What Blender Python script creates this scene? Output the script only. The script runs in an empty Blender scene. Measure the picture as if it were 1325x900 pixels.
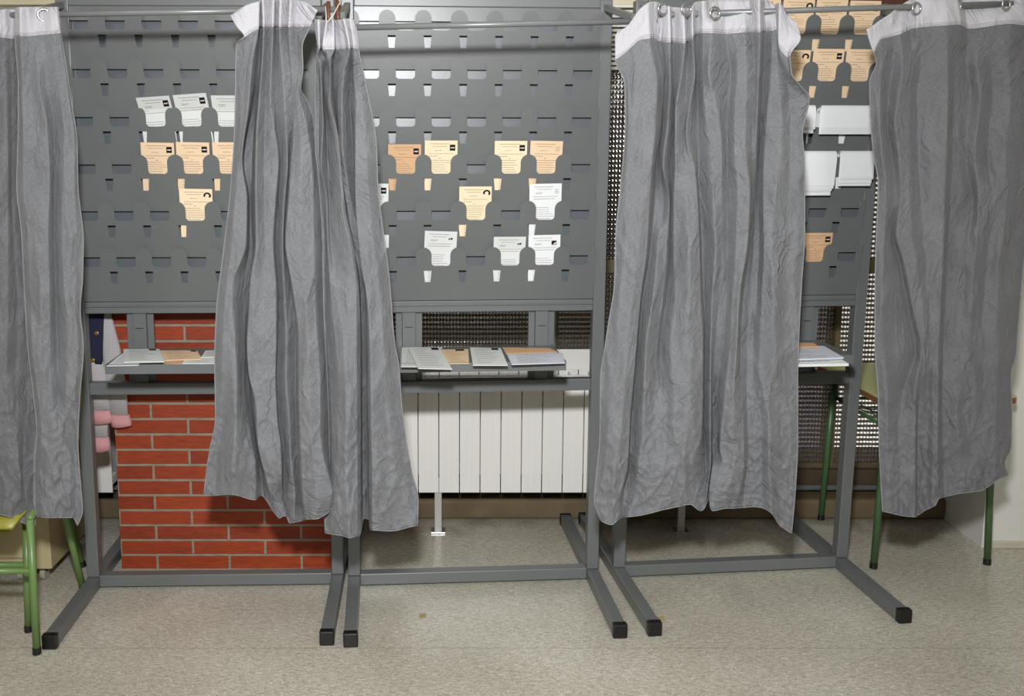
import bpy, bmesh, math, random
from math import sin, cos, tan, atan, atan2, radians, degrees, pi, hypot, floor as fl
from mathutils import Vector, Matrix, noise
from mathutils.geometry import tessellate_polygon
random.seed(7)
S = bpy.context.scene
COL = S.collection

# ------------------------------------------------------------------ camera maths
TILT = radians(8.5); F = 1300.0; CX = 582.0; CY = 185 + F*tan(TILT); H = 1.41
c_, s_ = cos(TILT), sin(TILT)
def ray(x, y):
    u = (x-CX)/F; v = -(y-CY)/F
    return (u, c_+v*s_, -s_+v*c_)
def G(x, y, z=0.0):                      # point of the photograph on the horizontal plane z
    r = ray(x, y); k = (z-H)/r[2]; return Vector((r[0]*k, r[1]*k, z))
def P(x, y, Y):                          # point of the photograph at distance Y
    r = ray(x, y); k = Y/r[1]; return Vector((r[0]*k, Y, H+r[2]*k))

cam_d = bpy.data.cameras.new('camera'); cam = bpy.data.objects.new('camera', cam_d); COL.objects.link(cam)
cam.location = (0, 0, H); cam.rotation_euler = (pi/2-TILT, 0, 0)
cam_d.sensor_fit = 'HORIZONTAL'; cam_d.sensor_width = 36; cam_d.lens = 36*F/1325
cam_d.shift_x = (662.5-CX)/1325; cam_d.shift_y = -(450-CY)/1325
S.camera = cam

# ------------------------------------------------------------------ materials
def new_mat(name):
    m = bpy.data.materials.new(name); m.use_nodes = True
    nt = m.node_tree; b = nt.nodes['Principled BSDF']; return m, nt, b
def N(nt, typ, **kw):
    n = nt.nodes.new(typ)
    for k, v in kw.items():
        if k in n.inputs: n.inputs[k].default_value = v
        else: setattr(n, k, v)
    return n
def rgb(r, g, b): 
    f = lambda v: (v/255/12.92) if v/255 <= .04045 else ((v/255+.055)/1.055)**2.4
    return (f(r), f(g), f(b), 1)
def simple(name, col, rough=.5, metal=0, spec=.5, var=0.0, vscale=12, bump=0, bscale=60):
    m, nt, b = new_mat(name)
    b.inputs['Base Color'].default_value = col; b.inputs['Roughness'].default_value = rough
    b.inputs['Metallic'].default_value = metal; b.inputs['Specular IOR Level'].default_value = spec
    tc = N(nt, 'ShaderNodeTexCoord')
    if var:
        no = N(nt, 'ShaderNodeTexNoise'); no.inputs['Scale'].default_value = vscale; no.inputs['Detail'].default_value = 5
        nt.links.new(tc.outputs['Object'], no.inputs['Vector'])
        mx = N(nt, 'ShaderNodeMix', data_type='RGBA')
        mx.inputs['A'].default_value = tuple(max(0, c*(1-var)) for c in col[:3])+(1,)
        mx.inputs['B'].default_value = tuple(min(1, c*(1+var)) for c in col[:3])+(1,)
        nt.links.new(no.outputs['Fac'], mx.inputs['Factor']); nt.links.new(mx.outputs['Result'], b.inputs['Base Color'])
    if bump:
        n2 = N(nt, 'ShaderNodeTexNoise'); n2.inputs['Scale'].default_value = bscale; n2.inputs['Detail'].default_value = 4
        nt.links.new(tc.outputs['Object'], n2.inputs['Vector'])
        bp = N(nt, 'ShaderNodeBump'); bp.inputs['Strength'].default_value = bump; bp.inputs['Distance'].default_value = .002
        nt.links.new(n2.outputs['Fac'], bp.inputs['Height']); nt.links.new(bp.outputs['Normal'], b.inputs['Normal'])
    return m

def math_n(nt, op, a, b=None, c=None):
    n = N(nt, 'ShaderNodeMath', operation=op)
    for i, v in enumerate((a, b, c)):
        if v is None: continue
        if isinstance(v, (int, float)): n.inputs[i].default_value = v
        else: nt.links.new(v, n.inputs[i])
    return n.outputs[0]

def cloth_mat(name, col, stitch=False):
    m, nt, b = new_mat(name)
    tc = N(nt, 'ShaderNodeTexCoord'); L = nt.links.new
    sep = N(nt, 'ShaderNodeSeparateXYZ'); L(tc.outputs['UV'], sep.inputs[0])
    # thread slubs: two stretched noises
    outs = []
    for sc in ((90, 900, 1), (900, 120, 1)):
        mp = N(nt, 'ShaderNodeMapping'); mp.inputs['Scale'].default_value = sc; L(tc.outputs['UV'], mp.inputs['Vector'])
        no = N(nt, 'ShaderNodeTexNoise'); no.inputs['Scale'].default_value = 1; no.inputs['Detail'].default_value = 2
        L(mp.outputs[0], no.inputs['Vector']); outs.append(no.outputs['Fac'])
    thr = math_n(nt, 'ADD', outs[0], outs[1])
    big = N(nt, 'ShaderNodeTexNoise'); big.inputs['Scale'].default_value = 9; big.inputs['Detail'].default_value = 4
    L(tc.outputs['UV'], big.inputs['Vector'])
    f = math_n(nt, 'ADD', math_n(nt, 'MULTIPLY', thr, .5), math_n(nt, 'MULTIPLY', big.outputs['Fac'], .22))
    ramp = N(nt, 'ShaderNodeValToRGB'); L(f, ramp.inputs[0])
    ramp.color_ramp.elements[0].position = .44; ramp.color_ramp.elements[1].position = .78
    k = .70 if not stitch else .93
    ramp.color_ramp.elements[0].color = tuple(v*k for v in col[:3])+(1,)
    ramp.color_ramp.elements[1].color = tuple(min(1, v*(2-k)) for v in col[:3])+(1,)
    out = ramp.outputs[0]
    if stitch:   # two rows of stitching: UV.y holds metres above the band's lower edge
        s = None
        for h in (.006, .0115):
            d = math_n(nt, 'ABSOLUTE', math_n(nt, 'SUBTRACT', sep.outputs['Y'], h))
            k1 = math_n(nt, 'LESS_THAN', d, .0011); s = k1 if s is None else math_n(nt, 'MAXIMUM', s, k1)
        mx = N(nt, 'ShaderNodeMix', data_type='RGBA'); L(math_n(nt, 'MULTIPLY', s, .55), mx.inputs['Factor'])
        L(out, mx.inputs['A']); mx.inputs['B'].default_value = rgb(120, 112, 108); out = mx.outputs['Result']
    L(out, b.inputs['Base Color'])
    b.inputs['Roughness'].default_value = .85; b.inputs['Specular IOR Level'].default_value = .25
    b.inputs['Sheen Weight'].default_value = .15; b.inputs['Sheen Roughness'].default_value = .5
    # crease bump
    tot = None
    for rot, sc, wd_, am in ((.30, (20, 5, 1), 9, 1.0), (-.38, (22, 5, 1), 9, .9), (1.15, (20, 5, 1), 12, .9), (-1.0, (26, 7, 1), 12, .8), (.05, (12, 2.2, 1), 7, 1.4)):
        mpc = N(nt, 'ShaderNodeMapping'); mpc.inputs['Rotation'].default_value = (0, 0, rot); mpc.inputs['Scale'].default_value = sc; L(tc.outputs['UV'], mpc.inputs['Vector'])
        cr = N(nt, 'ShaderNodeTexNoise'); cr.inputs['Scale'].default_value = 1; cr.inputs['Detail'].default_value = 3; cr.inputs['Roughness'].default_value = .45
        cr.inputs['Distortion'].default_value = .5; L(mpc.outputs[0], cr.inputs['Vector'])
        ab = math_n(nt, 'MULTIPLY', math_n(nt, 'ABSOLUTE', math_n(nt, 'SUBTRACT', cr.outputs['Fac'], .5)), wd_)
        v = math_n(nt, 'MULTIPLY', math_n(nt, 'SUBTRACT', 1, math_n(nt, 'MINIMUM', ab, 1)), am)
        mk = N(nt, 'ShaderNodeTexNoise'); mk.inputs['Scale'].default_value = 7+abs(rot)*5; mk.inputs['Detail'].default_value = 1; L(tc.outputs['UV'], mk.inputs['Vector'])
        mkc = N(nt, 'ShaderNodeClamp'); L(math_n(nt, 'MULTIPLY', math_n(nt, 'SUBTRACT', mk.outputs['Fac'], .46), 6), mkc.inputs[0])
        v = math_n(nt, 'MULTIPLY', v, mkc.outputs[0])
        tot = v if tot is None else math_n(nt, 'ADD', tot, v)
    bp1 = N(nt, 'ShaderNodeBump'); bp1.inputs['Strength'].default_value = .8; bp1.inputs['Distance'].default_value = .0027
    L(tot, bp1.inputs['Height'])
    bp = N(nt, 'ShaderNodeBump'); bp.inputs['Strength'].default_value = .5; bp.inputs['Distance'].default_value = .0015
    L(thr, bp.inputs['Height']); L(bp1.outputs['Normal'], bp.inputs['Normal']); L(bp.outputs['Normal'], b.inputs['Normal'])
    return m

M = {}
M['metal'] = simple('grey_painted_metal', rgb(107, 110, 110), .36, 0, .6, .05, 7, .05, 300)
M['pocket'] = simple('grey_painted_sheet', rgb(106, 109, 108), .33, 0, .6, .05, 5, .04, 120)
M['back'] = simple('shade_tinted_back_sheet', rgb(96, 101, 106), .33, 0, .6, .05, 5, .04, 120)  # darker and bluer than the pockets: shade behind the openings put into the colour
M['rod'] = simple('rod_grey_metal', rgb(128, 130, 129), .32, .15, .6, .06, 20)
M['cap'] = simple('black_plastic', rgb(20, 20, 21), .38, 0, .5, .1, 60)
M['steel'] = simple('bright_steel', rgb(200, 200, 200), .22, .9)
M['cloth'] = cloth_mat('grey_curtain_cloth', rgb(120, 121, 124))
M['cloth_d'] = cloth_mat('mid_grey_curtain_cloth', rgb(112, 112, 115))
M['hem'] = simple('hem_cloth', rgb(140, 140, 142), .85, 0, .2, .1, 60, .3, 300)
M['band'] = cloth_mat('pale_header_tape', rgb(196, 194, 199), True)
M['white'] = simple('white_paper', rgb(236, 238, 238), .7, 0, .3, .02, 30)
M['grayw'] = simple('greyish_paper', rgb(222, 225, 221), .7, 0, .3, .02, 30)
M['blueish'] = simple('cool_white_paper', rgb(212, 216, 226), .7, 0, .3, .02, 30)
M['cream'] = simple('salmon_cream_paper', rgb(238, 208, 172), .7, 0, .3, .03, 30)
M['cream2'] = simple('pale_cream_paper', rgb(246, 224, 188), .7, 0, .3, .03, 30)
M['orange'] = simple('orange_paper', rgb(218, 176, 136), .7, 0, .3, .03, 30)
M['ink'] = simple('grey_print_ink', rgb(132, 116, 104), .8, 0, .2)
M['inkd'] = simple('black_print_ink', rgb(28, 22, 22), .7, 0, .2)
M['inkw'] = simple('white_emblem_mark', rgb(232, 226, 222), .7, 0, .2)
M['inkr'] = simple('red_print_ink', rgb(170, 60, 50), .7, 0, .2)
M['rad'] = simple('radiator_enamel', rgb(238, 236, 230), .35, 0, .5, .02, 6)
M['green'] = simple('green_painted_tube', rgb(108, 136, 78), .35, 0, .5, .12, 22)
M['dgreen'] = simple('dark_green_painted_tube', rgb(72, 104, 66), .35, 0, .5, .12, 22)
M['ply'] = simple('yellow_green_seat', rgb(150, 146, 56), .4, 0, .5, .12, 8)
M['desktop'] = simple('pale_green_laminate', rgb(204, 208, 140), .35, 0, .5, .04, 12)
M['woodedge'] = simple('brown_wood_edge', rgb(140, 98, 58), .5, 0, .4, .18, 50)
M['cab'] = simple('beige_laminate', rgb(190, 176, 138), .5, 0, .4, .07, 9)
M['dark'] = simple('dark_plastic', rgb(30, 30, 34), .5)
M['caster'] = simple('pale_caster_wheel', rgb(170, 165, 150), .4)
M['wallw'] = simple('white_wall_paint', rgb(226, 225, 218), .7, 0, .3, .02, 3, .1, 90)
M['walls'] = simple('scuffed_white_paint', rgb(190, 188, 180), .7, 0, .3, .12, 6, .1, 90)
M['skirt'] = simple('cream_skirting', rgb(200, 194, 176), .5, 0, .4, .12, 14)
M['conc'] = simple('stained_concrete', rgb(108, 94, 72), .8, 0, .3, .5, 9, .5, 40)
M['concd'] = simple('brown_stained_wall', rgb(78, 66, 50), .8, 0, .3, .45, 12, .4, 40)
M['alu'] = simple('window_aluminium', rgb(190, 188, 180), .35, .05, .5, .06, 9)
M['olive'] = simple('dusty_window_frame', rgb(100, 90, 66), .5, .1, .5, .15, 18)
M['browntrim'] = simple('brown_header_wood', rgb(96, 58, 44), .5, 0, .4, .15, 10)
M['yellowtrim'] = simple('cream_header_wood', rgb(228, 218, 186), .5, 0, .4, .08, 10)
M['ceil'] = simple('ceiling_white', rgb(235, 234, 228), .8)
M['slat'] = simple('blind_slat_white', rgb(240, 240, 232), .5, 0, .4)
M['outwall'] = simple('outside_brown_wall', rgb(50, 42, 36), .9, 0, .2, .45, 6)
M['outlilac'] = simple('outside_lilac_wall', rgb(98, 90, 104), .9, 0, .2, .3, 5)
M['outpale'] = simple('outside_pale_wall', rgb(245, 240, 232), .9, 0, .2)
M['navy'] = simple('navy_jacket_cloth', rgb(38, 40, 62), .85, 0, .2, .15, 40, .3, 200)
M['gold'] = simple('brass_button', rgb(190, 150, 70), .35, .8)
M['smock'] = simple('grey_gingham_smock', rgb(176, 172, 172), .85, 0, .2, .08, 120, .3, 200)
M['pink'] = simple('pink_cuff_cloth', rgb(206, 150, 152), .85, 0, .2, .06, 60, .3, 200)
M['rust'] = simple('rusty_metal', rgb(120, 78, 62), .6, .3, .4, .3, 60)
M['string'] = simple('pale_string', rgb(210, 205, 195), .8)
M['crumb'] = simple('dry_yellow_leaf', rgb(176, 156, 104), .8, 0, .2, .2, 90)

def gingham(m):
    nt = m.node_tree; b = nt.nodes['Principled BSDF']; L = nt.links.new
    tc = N(nt, 'ShaderNodeTexCoord'); sep = N(nt, 'ShaderNodeSeparateXYZ'); L(tc.outputs['Object'], sep.inputs[0])
    a = math_n(nt, 'LESS_THAN', math_n(nt, 'FRACT', math_n(nt, 'MULTIPLY', sep.outputs['X'], 300)), .5)
    c = math_n(nt, 'LESS_THAN', math_n(nt, 'FRACT', math_n(nt, 'MULTIPLY', sep.outputs['Z'], 300)), .5)
    f = math_n(nt, 'MULTIPLY', math_n(nt, 'ADD', a, c), .5)
    mx = N(nt, 'ShaderNodeMix', data_type='RGBA'); L(f, mx.inputs['Factor'])
    mx.inputs['A'].default_value = rgb(206, 200, 200); mx.inputs['B'].default_value = rgb(146, 142, 146)
    L(mx.outputs['Result'], b.inputs['Base Color'])
gingham(M['smock'])

def brick_mat(x0):
    m, nt, b = new_mat('red_brick'); L = nt.links.new
    g = N(nt, 'ShaderNodeNewGeometry'); sep = N(nt, 'ShaderNodeSeparateXYZ'); L(g.outputs['Position'], sep.inputs[0])
    # side faces use depth as the running coordinate
    xx = math_n(nt, 'ADD', math_n(nt, 'SUBTRACT', sep.outputs['X'], x0), math_n(nt, 'SUBTRACT', sep.outputs['Y'], PIL_Y))
    cb = N(nt, 'ShaderNodeCombineXYZ'); L(xx, cb.inputs[0]); L(math_n(nt, 'SUBTRACT', sep.outputs['Z'], .004), cb.inputs[1])
    br = N(nt, 'ShaderNodeTexBrick'); L(cb.outputs[0], br.inputs['Vector'])
    br.inputs['Scale'].default_value = 1; br.inputs['Brick Width'].default_value = .240; br.inputs['Row Height'].default_value = .0517
    br.inputs['Mortar Size'].default_value = .0042; br.inputs['Mortar Smooth'].default_value = .12; br.offset = .5
    br.inputs['Color1'].default_value = rgb(160, 62, 24); br.inputs['Color2'].default_value = rgb(138, 50, 20); br.inputs['Mortar'].default_value = rgb(150, 138, 120)
    mp = N(nt, 'ShaderNodeMapping'); mp.inputs['Scale'].default_value = (30, 30, 140); L(g.outputs['Position'], mp.inputs['Vector'])
    no = N(nt, 'ShaderNodeTexNoise'); no.inputs['Scale'].default_value = 1; no.inputs['Detail'].default_value = 6; L(mp.outputs[0], no.inputs['Vector'])
    mx = N(nt, 'ShaderNodeMix', data_type='RGBA'); mx.blend_type = 'MULTIPLY'; mx.inputs['Factor'].default_value = .55
    rp = N(nt, 'ShaderNodeValToRGB'); rp.color_ramp.elements[0].position = .3; rp.color_ramp.elements[0].color = (.55, .5, .5, 1)
    rp.color_ramp.elements[1].position = .6; rp.color_ramp.elements[1].color = (1.05, 1.05, 1.05, 1)
    L(no.outputs['Fac'], rp.inputs[0]); L(br.outputs['Color'], mx.inputs['A']); L(rp.outputs[0], mx.inputs['B'])
    L(mx.outputs['Result'], b.inputs['Base Color']); b.inputs['Roughness'].default_value = .62
    bp = N(nt, 'ShaderNodeBump'); bp.inputs['Strength'].default_value = .7; bp.inputs['Distance'].default_value = .004
    hgt = math_n(nt, 'ADD', math_n(nt, 'MULTIPLY', br.outputs['Fac'], -1), math_n(nt, 'MULTIPLY', no.outputs['Fac'], .25))
    L(hgt, bp.inputs['Height']); L(bp.outputs['Normal'], b.inputs['Normal'])
    return m

def floor_mat():
    m, nt, b = new_mat('marbled_linoleum'); L = nt.links.new
    tc = N(nt, 'ShaderNodeTexCoord'); fs = []
    for sc, rot, det in (((120, 420, 1), .35, 3), ((420, 110, 1), .25, 3), ((50, 150, 1), -.3, 4)):
        mp = N(nt, 'ShaderNodeMapping'); mp.inputs['Scale'].default_value = sc; mp.inputs['Rotation'].default_value = (0, 0, rot)
        L(tc.outputs['Object'], mp.inputs['Vector'])
        no = N(nt, 'ShaderNodeTexNoise'); no.inputs['Scale'].default_value = 1; no.inputs['Detail'].default_value = det; no.inputs['Distortion'].default_value = .6
        L(mp.outputs[0], no.inputs['Vector']); fs.append(no.outputs['Fac'])
    big = N(nt, 'ShaderNodeTexNoise'); big.inputs['Scale'].default_value = 2.2; big.inputs['Detail'].default_value = 5; L(tc.outputs['Object'], big.inputs['Vector'])
    f = math_n(nt, 'ADD', math_n(nt, 'MULTIPLY', math_n(nt, 'ADD', math_n(nt, 'ADD', fs[0], fs[1]), fs[2]), .3), math_n(nt, 'MULTIPLY', big.outputs['Fac'], .16))
    rp = N(nt, 'ShaderNodeValToRGB'); L(f, rp.inputs[0]); e = rp.color_ramp.elements
    e[0].position = .42; e[0].color = rgb(157, 151, 135); e[1].position = .64; e[1].color = rgb(226, 221, 208)
    e2 = e.new(.53); e2.color = rgb(189, 183, 168)
    # sheet seams
    sep = N(nt, 'ShaderNodeSeparateXYZ'); L(tc.outputs['Object'], sep.inputs[0])
    d1 = math_n(nt, 'LESS_THAN', math_n(nt, 'ABSOLUTE', math_n(nt, 'SUBTRACT', sep.outputs['Y'], SEAM_Y)), .0014)
    d2 = math_n(nt, 'LESS_THAN', math_n(nt, 'ABSOLUTE', math_n(nt, 'SUBTRACT', sep.outputs['Y'], SEAM_Y-.62)), .0014)
    sm = math_n(nt, 'MAXIMUM', d1, d2)
    mx = N(nt, 'ShaderNodeMix', data_type='RGBA'); L(math_n(nt, 'MULTIPLY', sm, .5), mx.inputs['Factor']); L(rp.outputs[0], mx.inputs['A']); mx.inputs['B'].default_value = rgb(110, 102, 88)
    # patchy brown darkening of the floor towards the wall
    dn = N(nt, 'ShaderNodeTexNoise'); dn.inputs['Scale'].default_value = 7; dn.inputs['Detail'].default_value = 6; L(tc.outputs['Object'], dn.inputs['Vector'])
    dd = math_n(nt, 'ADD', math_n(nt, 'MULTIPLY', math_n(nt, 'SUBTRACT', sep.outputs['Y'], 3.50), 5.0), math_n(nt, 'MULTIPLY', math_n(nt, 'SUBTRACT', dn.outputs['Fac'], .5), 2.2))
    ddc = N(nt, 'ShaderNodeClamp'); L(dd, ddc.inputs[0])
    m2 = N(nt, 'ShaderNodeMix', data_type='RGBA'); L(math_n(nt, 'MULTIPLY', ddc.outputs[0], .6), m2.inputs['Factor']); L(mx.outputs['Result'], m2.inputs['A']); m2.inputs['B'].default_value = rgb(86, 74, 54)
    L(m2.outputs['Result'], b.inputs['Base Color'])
    b.inputs['Roughness'].default_value = .22; b.inputs['Specular IOR Level'].default_value = .5
    bp = N(nt, 'ShaderNodeBump'); bp.inputs['Strength'].default_value = .12; bp.inputs['Distance'].default_value = .001
    L(fs[0], bp.inputs['Height']); L(bp.outputs['Normal'], b.inputs['Normal'])
    return m

def prism_mat():
    m = bpy.data.materials.new('moulded_prism_glass'); m.use_nodes = True; nt = m.node_tree; nt.nodes.clear(); L = nt.links.new
    out = N(nt, 'ShaderNodeOutputMaterial'); g = N(nt, 'ShaderNodeNewGeometry'); sep = N(nt, 'ShaderNodeSeparateXYZ'); L(g.outputs['Position'], sep.inputs[0])
    fx = math_n(nt, 'FRACT', math_n(nt, 'MULTIPLY', sep.outputs['X'], 1/.0125))
    fz = math_n(nt, 'FRACT', math_n(nt, 'MULTIPLY', sep.outputs['Z'], 1/.0180))
    row = math_n(nt, 'FLOOR', math_n(nt, 'MULTIPLY', sep.outputs['Z'], 1/.0180))
    # lens shaped cell: height profile used both as bump and to tell the clear crown from the dark facet
    hx = math_n(nt, 'SINE', math_n(nt, 'MULTIPLY', fx, pi)); hz = math_n(nt, 'SINE', math_n(nt, 'MULTIPLY', fz, pi))
    hh = math_n(nt, 'MULTIPLY', hx, hz)
    no = N(nt, 'ShaderNodeTexNoise'); no.inputs['Scale'].default_value = 90; no.inputs['Detail'].default_value = 2; L(g.outputs['Position'], no.inputs['Vector'])
    clear = math_n(nt, 'MULTIPLY', math_n(nt, 'LESS_THAN', math_n(nt, 'ADD', fz, math_n(nt, 'MULTIPLY', no.outputs['Fac'], .16)), .50), math_n(nt, 'GREATER_THAN', math_n(nt, 'ADD', fx, math_n(nt, 'MULTIPLY', no.outputs['Fac'], .2)), .28))
    tr = N(nt, 'ShaderNodeBsdfTransparent'); tr.inputs[0].default_value = (.92, .93, .92, 1)
    tr2 = N(nt, 'ShaderNodeBsdfTransparent'); tr2.inputs[0].default_value = (.16, .145, .14, 1)
    mixt = N(nt, 'ShaderNodeMixShader'); L(clear, mixt.inputs[0]); L(tr2.outputs[0], mixt.inputs[1]); L(tr.outputs[0], mixt.inputs[2])
    bp = N(nt, 'ShaderNodeBump'); bp.inputs['Strength'].default_value = .6; bp.inputs['Distance'].default_value = .0022
    L(math_n(nt, 'ADD', hh, math_n(nt, 'MULTIPLY', no.outputs['Fac'], .3)), bp.inputs['Height'])
    gl = N(nt, 'ShaderNodeBsdfGlossy'); gl.inputs['Roughness'].default_value = .16; gl.inputs['Color'].default_value = (.55, .53, .5, 1); L(bp.outputs['Normal'], gl.inputs['Normal'])
    df = N(nt, 'ShaderNodeBsdfDiffuse'); df.inputs['Color'].default_value = rgb(132, 114, 98); L(bp.outputs['Normal'], df.inputs['Normal'])
    m1 = N(nt, 'ShaderNodeMixShader'); m1.inputs[0].default_value = .30; L(gl.outputs[0], m1.inputs[1]); L(df.outputs[0], m1.inputs[2])
    m2 = N(nt, 'ShaderNodeMixShader'); L(math_n(nt, 'SUBTRACT', .40, math_n(nt, 'MULTIPLY', clear, .12)), m2.inputs[0]); L(mixt.outputs[0], m2.inputs[1]); L(m1.outputs[0], m2.inputs[2])
    L(m2.outputs[0], out.inputs['Surface'])
    return m
M['prism'] = prism_mat()

# ------------------------------------------------------------------ mesh builder
class MB:
    def __init__(s): s.v = []; s.f = []; s.uv = None
    def box(s, lo, hi):
        x0, y0, z0 = lo; x1, y1, z1 = hi; n = len(s.v)
        s.v += [Vector(p) for p in ((x0,y0,z0),(x1,y0,z0),(x1,y1,z0),(x0,y1,z0),(x0,y0,z1),(x1,y0,z1),(x1,y1,z1),(x0,y1,z1))]
        s.f += [tuple(n+i for i in q) for q in ((3,2,1,0),(4,5,6,7),(0,1,5,4),(1,2,6,5),(2,3,7,6),(3,0,4,7))]; return s
    def bar(s, a, b, w, h, up=Vector((0,0,1))):      # rectangular bar from a to b
        a = Vector(a); b = Vector(b); d = (b-a).normalized(); r = d.cross(up)
        if r.length < 1e-4: r = d.cross(Vector((0,1,0)))
        r.normalize(); u = r.cross(d).normalized(); n = len(s.v)
        for p in (a, b):
            for i, j in ((-1,-1),(1,-1),(1,1),(-1,1)): s.v.append(p + r*(i*w/2) + u*(j*h/2))
        s.f += [tuple(n+i for i in q) for q in ((3,2,1,0),(4,5,6,7),(0,1,5,4),(1,2,6,5),(2,3,7,6),(3,0,4,7))]; return s
    def tube(s, pts, r, k=12, cap=True, flat=1.0):
        pts = [Vector(p) for p in pts]; n = len(pts)
        rs = r if isinstance(r, (list, tuple)) else [r]*n
        prev = None; base = len(s.v)
        for i, p in enumerate(pts):
            d = (pts[min(i+1, n-1)]-pts[max(i-1, 0)]).normalized()
            if prev is None:
                a = d.cross(Vector((0,1,0)))
                if a.length < .05: a = d.cross(Vector((0,0,1)))
            else: a = prev - d*prev.dot(d)
            a.normalize(); b = d.cross(a); prev = a
            for j in range(k):
                t = 2*pi*j/k; s.v.append(p + a*(rs[i]*cos(t)) + b*(rs[i]*sin(t)*flat))
        for i in range(n-1):
            for j in range(k):
                s.f.append((base+i*k+j, base+i*k+(j+1)%k, base+(i+1)*k+(j+1)%k, base+(i+1)*k+j))
        if cap:
            s.f.append(tuple(base+j for j in range(k))[::-1]); s.f.append(tuple(base+(n-1)*k+j for j in range(k)))
        return s
    def torus(s, c, R, r, ax, k=20, q=8, sx=1.0):
        c = Vector(c); ax = Vector(ax).normalized(); a = ax.cross(Vector((0,0,1))).normalized(); b = ax.cross(a); n = len(s.v)
        for i in range(k):
            t = 2*pi*i/k; d = a*cos(t)*sx+b*sin(t)
            for j in range(q):
                u = 2*pi*j/q; s.v.append(c + d*(R+r*cos(u)) + ax*(r*sin(u)))
        for i in range(k):
            for j in range(q): s.f.append((n+i*q+j, n+((i+1)%k)*q+j, n+((i+1)%k)*q+(j+1)%q, n+i*q+(j+1)%q))
        return s
    def plate(s, outer, holes, fn, th):              # 2-D outline (a, b) with holes -> plate of thickness th; fn(a, b, d) gives the point
        loops = [outer]+holes; pts = [p for l in loops for p in l]
        tris = tessellate_polygon([[Vector((a, b, 0)) for a, b in l] for l in loops]); n = len(s.v); m = len(pts)
        s.v += [Vector(fn(a, b, 0)) for a, b in pts] + [Vector(fn(a, b, th)) for a, b in pts]
        for t in tris:
            s.f.append(tuple(n+i for i in t)); s.f.append(tuple(n+m+i for i in reversed(t)))
        o = 0
        for l in loops:
            k = len(l)
            for i in range(k):
                a, b = o+i, o+(i+1) % k; s.f.append((n+a, n+b, n+m+b, n+m+a))
            o += k
        return s
    def build(s, name, mat, parent=None, bevel=0, smooth=False, recalc=True, origin=True):
        me = bpy.data.meshes.new(name)
        vs = s.v
        if parent is not None:
            inv = parent.matrix_world.inverted() if not parent.get('_w') else Matrix(parent['_w']).inverted()
            vs = [inv @ Vector(v) for v in vs]; loc = None
        else:
            xs = [v[0] for v in vs]; ys = [v[1] for v in vs]; zs = [v[2] for v in vs]
            loc = Vector(((min(xs)+max(xs))/2, (min(ys)+max(ys))/2, min(zs))) if origin else Vector((0,0,0))
            vs = [Vector(v)-loc for v in vs]
        me.from_pydata([tuple(v) for v in vs], [], s.f)
        if recalc:
            bm = bmesh.new(); bm.from_mesh(me); bmesh.ops.recalc_face_normals(bm, faces=bm.faces); bm.to_mesh(me); bm.free()
        me.materials.append(mat)
        if s.uv:
            ul = me.uv_layers.new(name='UVMap')
            for lp in me.loops: ul.data[lp.index].uv = s.uv[lp.vertex_index]
        if smooth:
            for p in me.polygons: p.use_smooth = True
        ob = bpy.data.objects.new(name, me); COL.objects.link(ob)
        if loc is not None: ob.location = loc
        if parent is not None: ob.parent = parent
        if bevel:
            md = ob.modifiers.new('bevel', 'BEVEL'); md.width = bevel; md.segments = 2; md.limit_method = 'ANGLE'; md.angle_limit = radians(40)
        me.update()
        return ob
def tag(o, label=None, cat=None, group=None, kind=None):
    if label: o['label'] = label
    if cat: o['category'] = cat
    if group: o['group'] = group
    if kind: o['kind'] = kind
    return o
def struct(o): o['kind'] = 'structure'; return o
def empty(name, loc, rz=0):
    o = bpy.data.objects.new(name, None); COL.objects.link(o); o.location = loc; o.rotation_euler = (0, 0, rz)
    o.empty_display_size = .05
    o.matrix_world = Matrix.Translation(Vector(loc)) @ Matrix.Rotation(rz, 4, 'Z')
    return o

# ------------------------------------------------------------------ room
WIN_Y = 3.74
kerb = G(650, 672); KY = kerb.y
PIL_Y = G(158, 738).y
px0 = G(158, 738).x; px1 = G(430, 738).x
SEAM_Y = G(600, 838).y
M['floor'] = floor_mat(); M['brick'] = brick_mat(px0)
XL, XR, YB, ZC = -3.0, 3.2, -3.2, 2.75
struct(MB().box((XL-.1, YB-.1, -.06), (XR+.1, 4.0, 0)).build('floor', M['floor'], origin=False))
struct(MB().box((XL-.1, YB-.1, ZC), (XR+.1, 4.0, ZC+.06)).build('ceiling', M['ceil']))
struct(MB().box((XL-.1, YB, 0), (XL, 3.6, ZC)).build('wall_left', M['wallw']))
struct(MB().box((XL, YB-.1, 0), (XR, YB, ZC)).build('wall_front', M['wallw']))
struct(MB().box((XR, YB, 0), (XR+.1, 3.3, ZC)).build('wall_right', M['wallw']))
# brick pillar
struct(MB().box((px0, PIL_Y, 0), (px1, WIN_Y+.06, ZC)).build('wall_pillar', M['brick'], origin=False))
# low wall under the windows, kerb, pipe
struct(MB().box((XL, KY, 0), (XR, 4.0, .078)).build('baseboard_back', M['conc'], bevel=.012))
zs = P(1100, 603, WIN_Y).z
struct(MB().box((XL, WIN_Y-.045, .078), (XR, 4.0, zs)).build('wall_back', M['concd'], bevel=.006))
zp = P(1100, 631, KY+.02).z
struct(MB().tube([(XL, KY+.025, zp), (XR, KY+.025, zp)], .011).build('trim_1', M['metal'], smooth=True))
# white wall block at the right
rwx = G(1270, 708).x; rwy = G(1270, 708).y
w = MB().box((rwx, rwy, 0), (XR, 4.0, ZC)).build('wall_side', M['wallw']); struct(w)
struct(MB().box((rwx+.012, rwy-.012, 0), (XR, rwy, .026)).build('baseboard_side', M['skirt'], bevel=.003))
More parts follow.
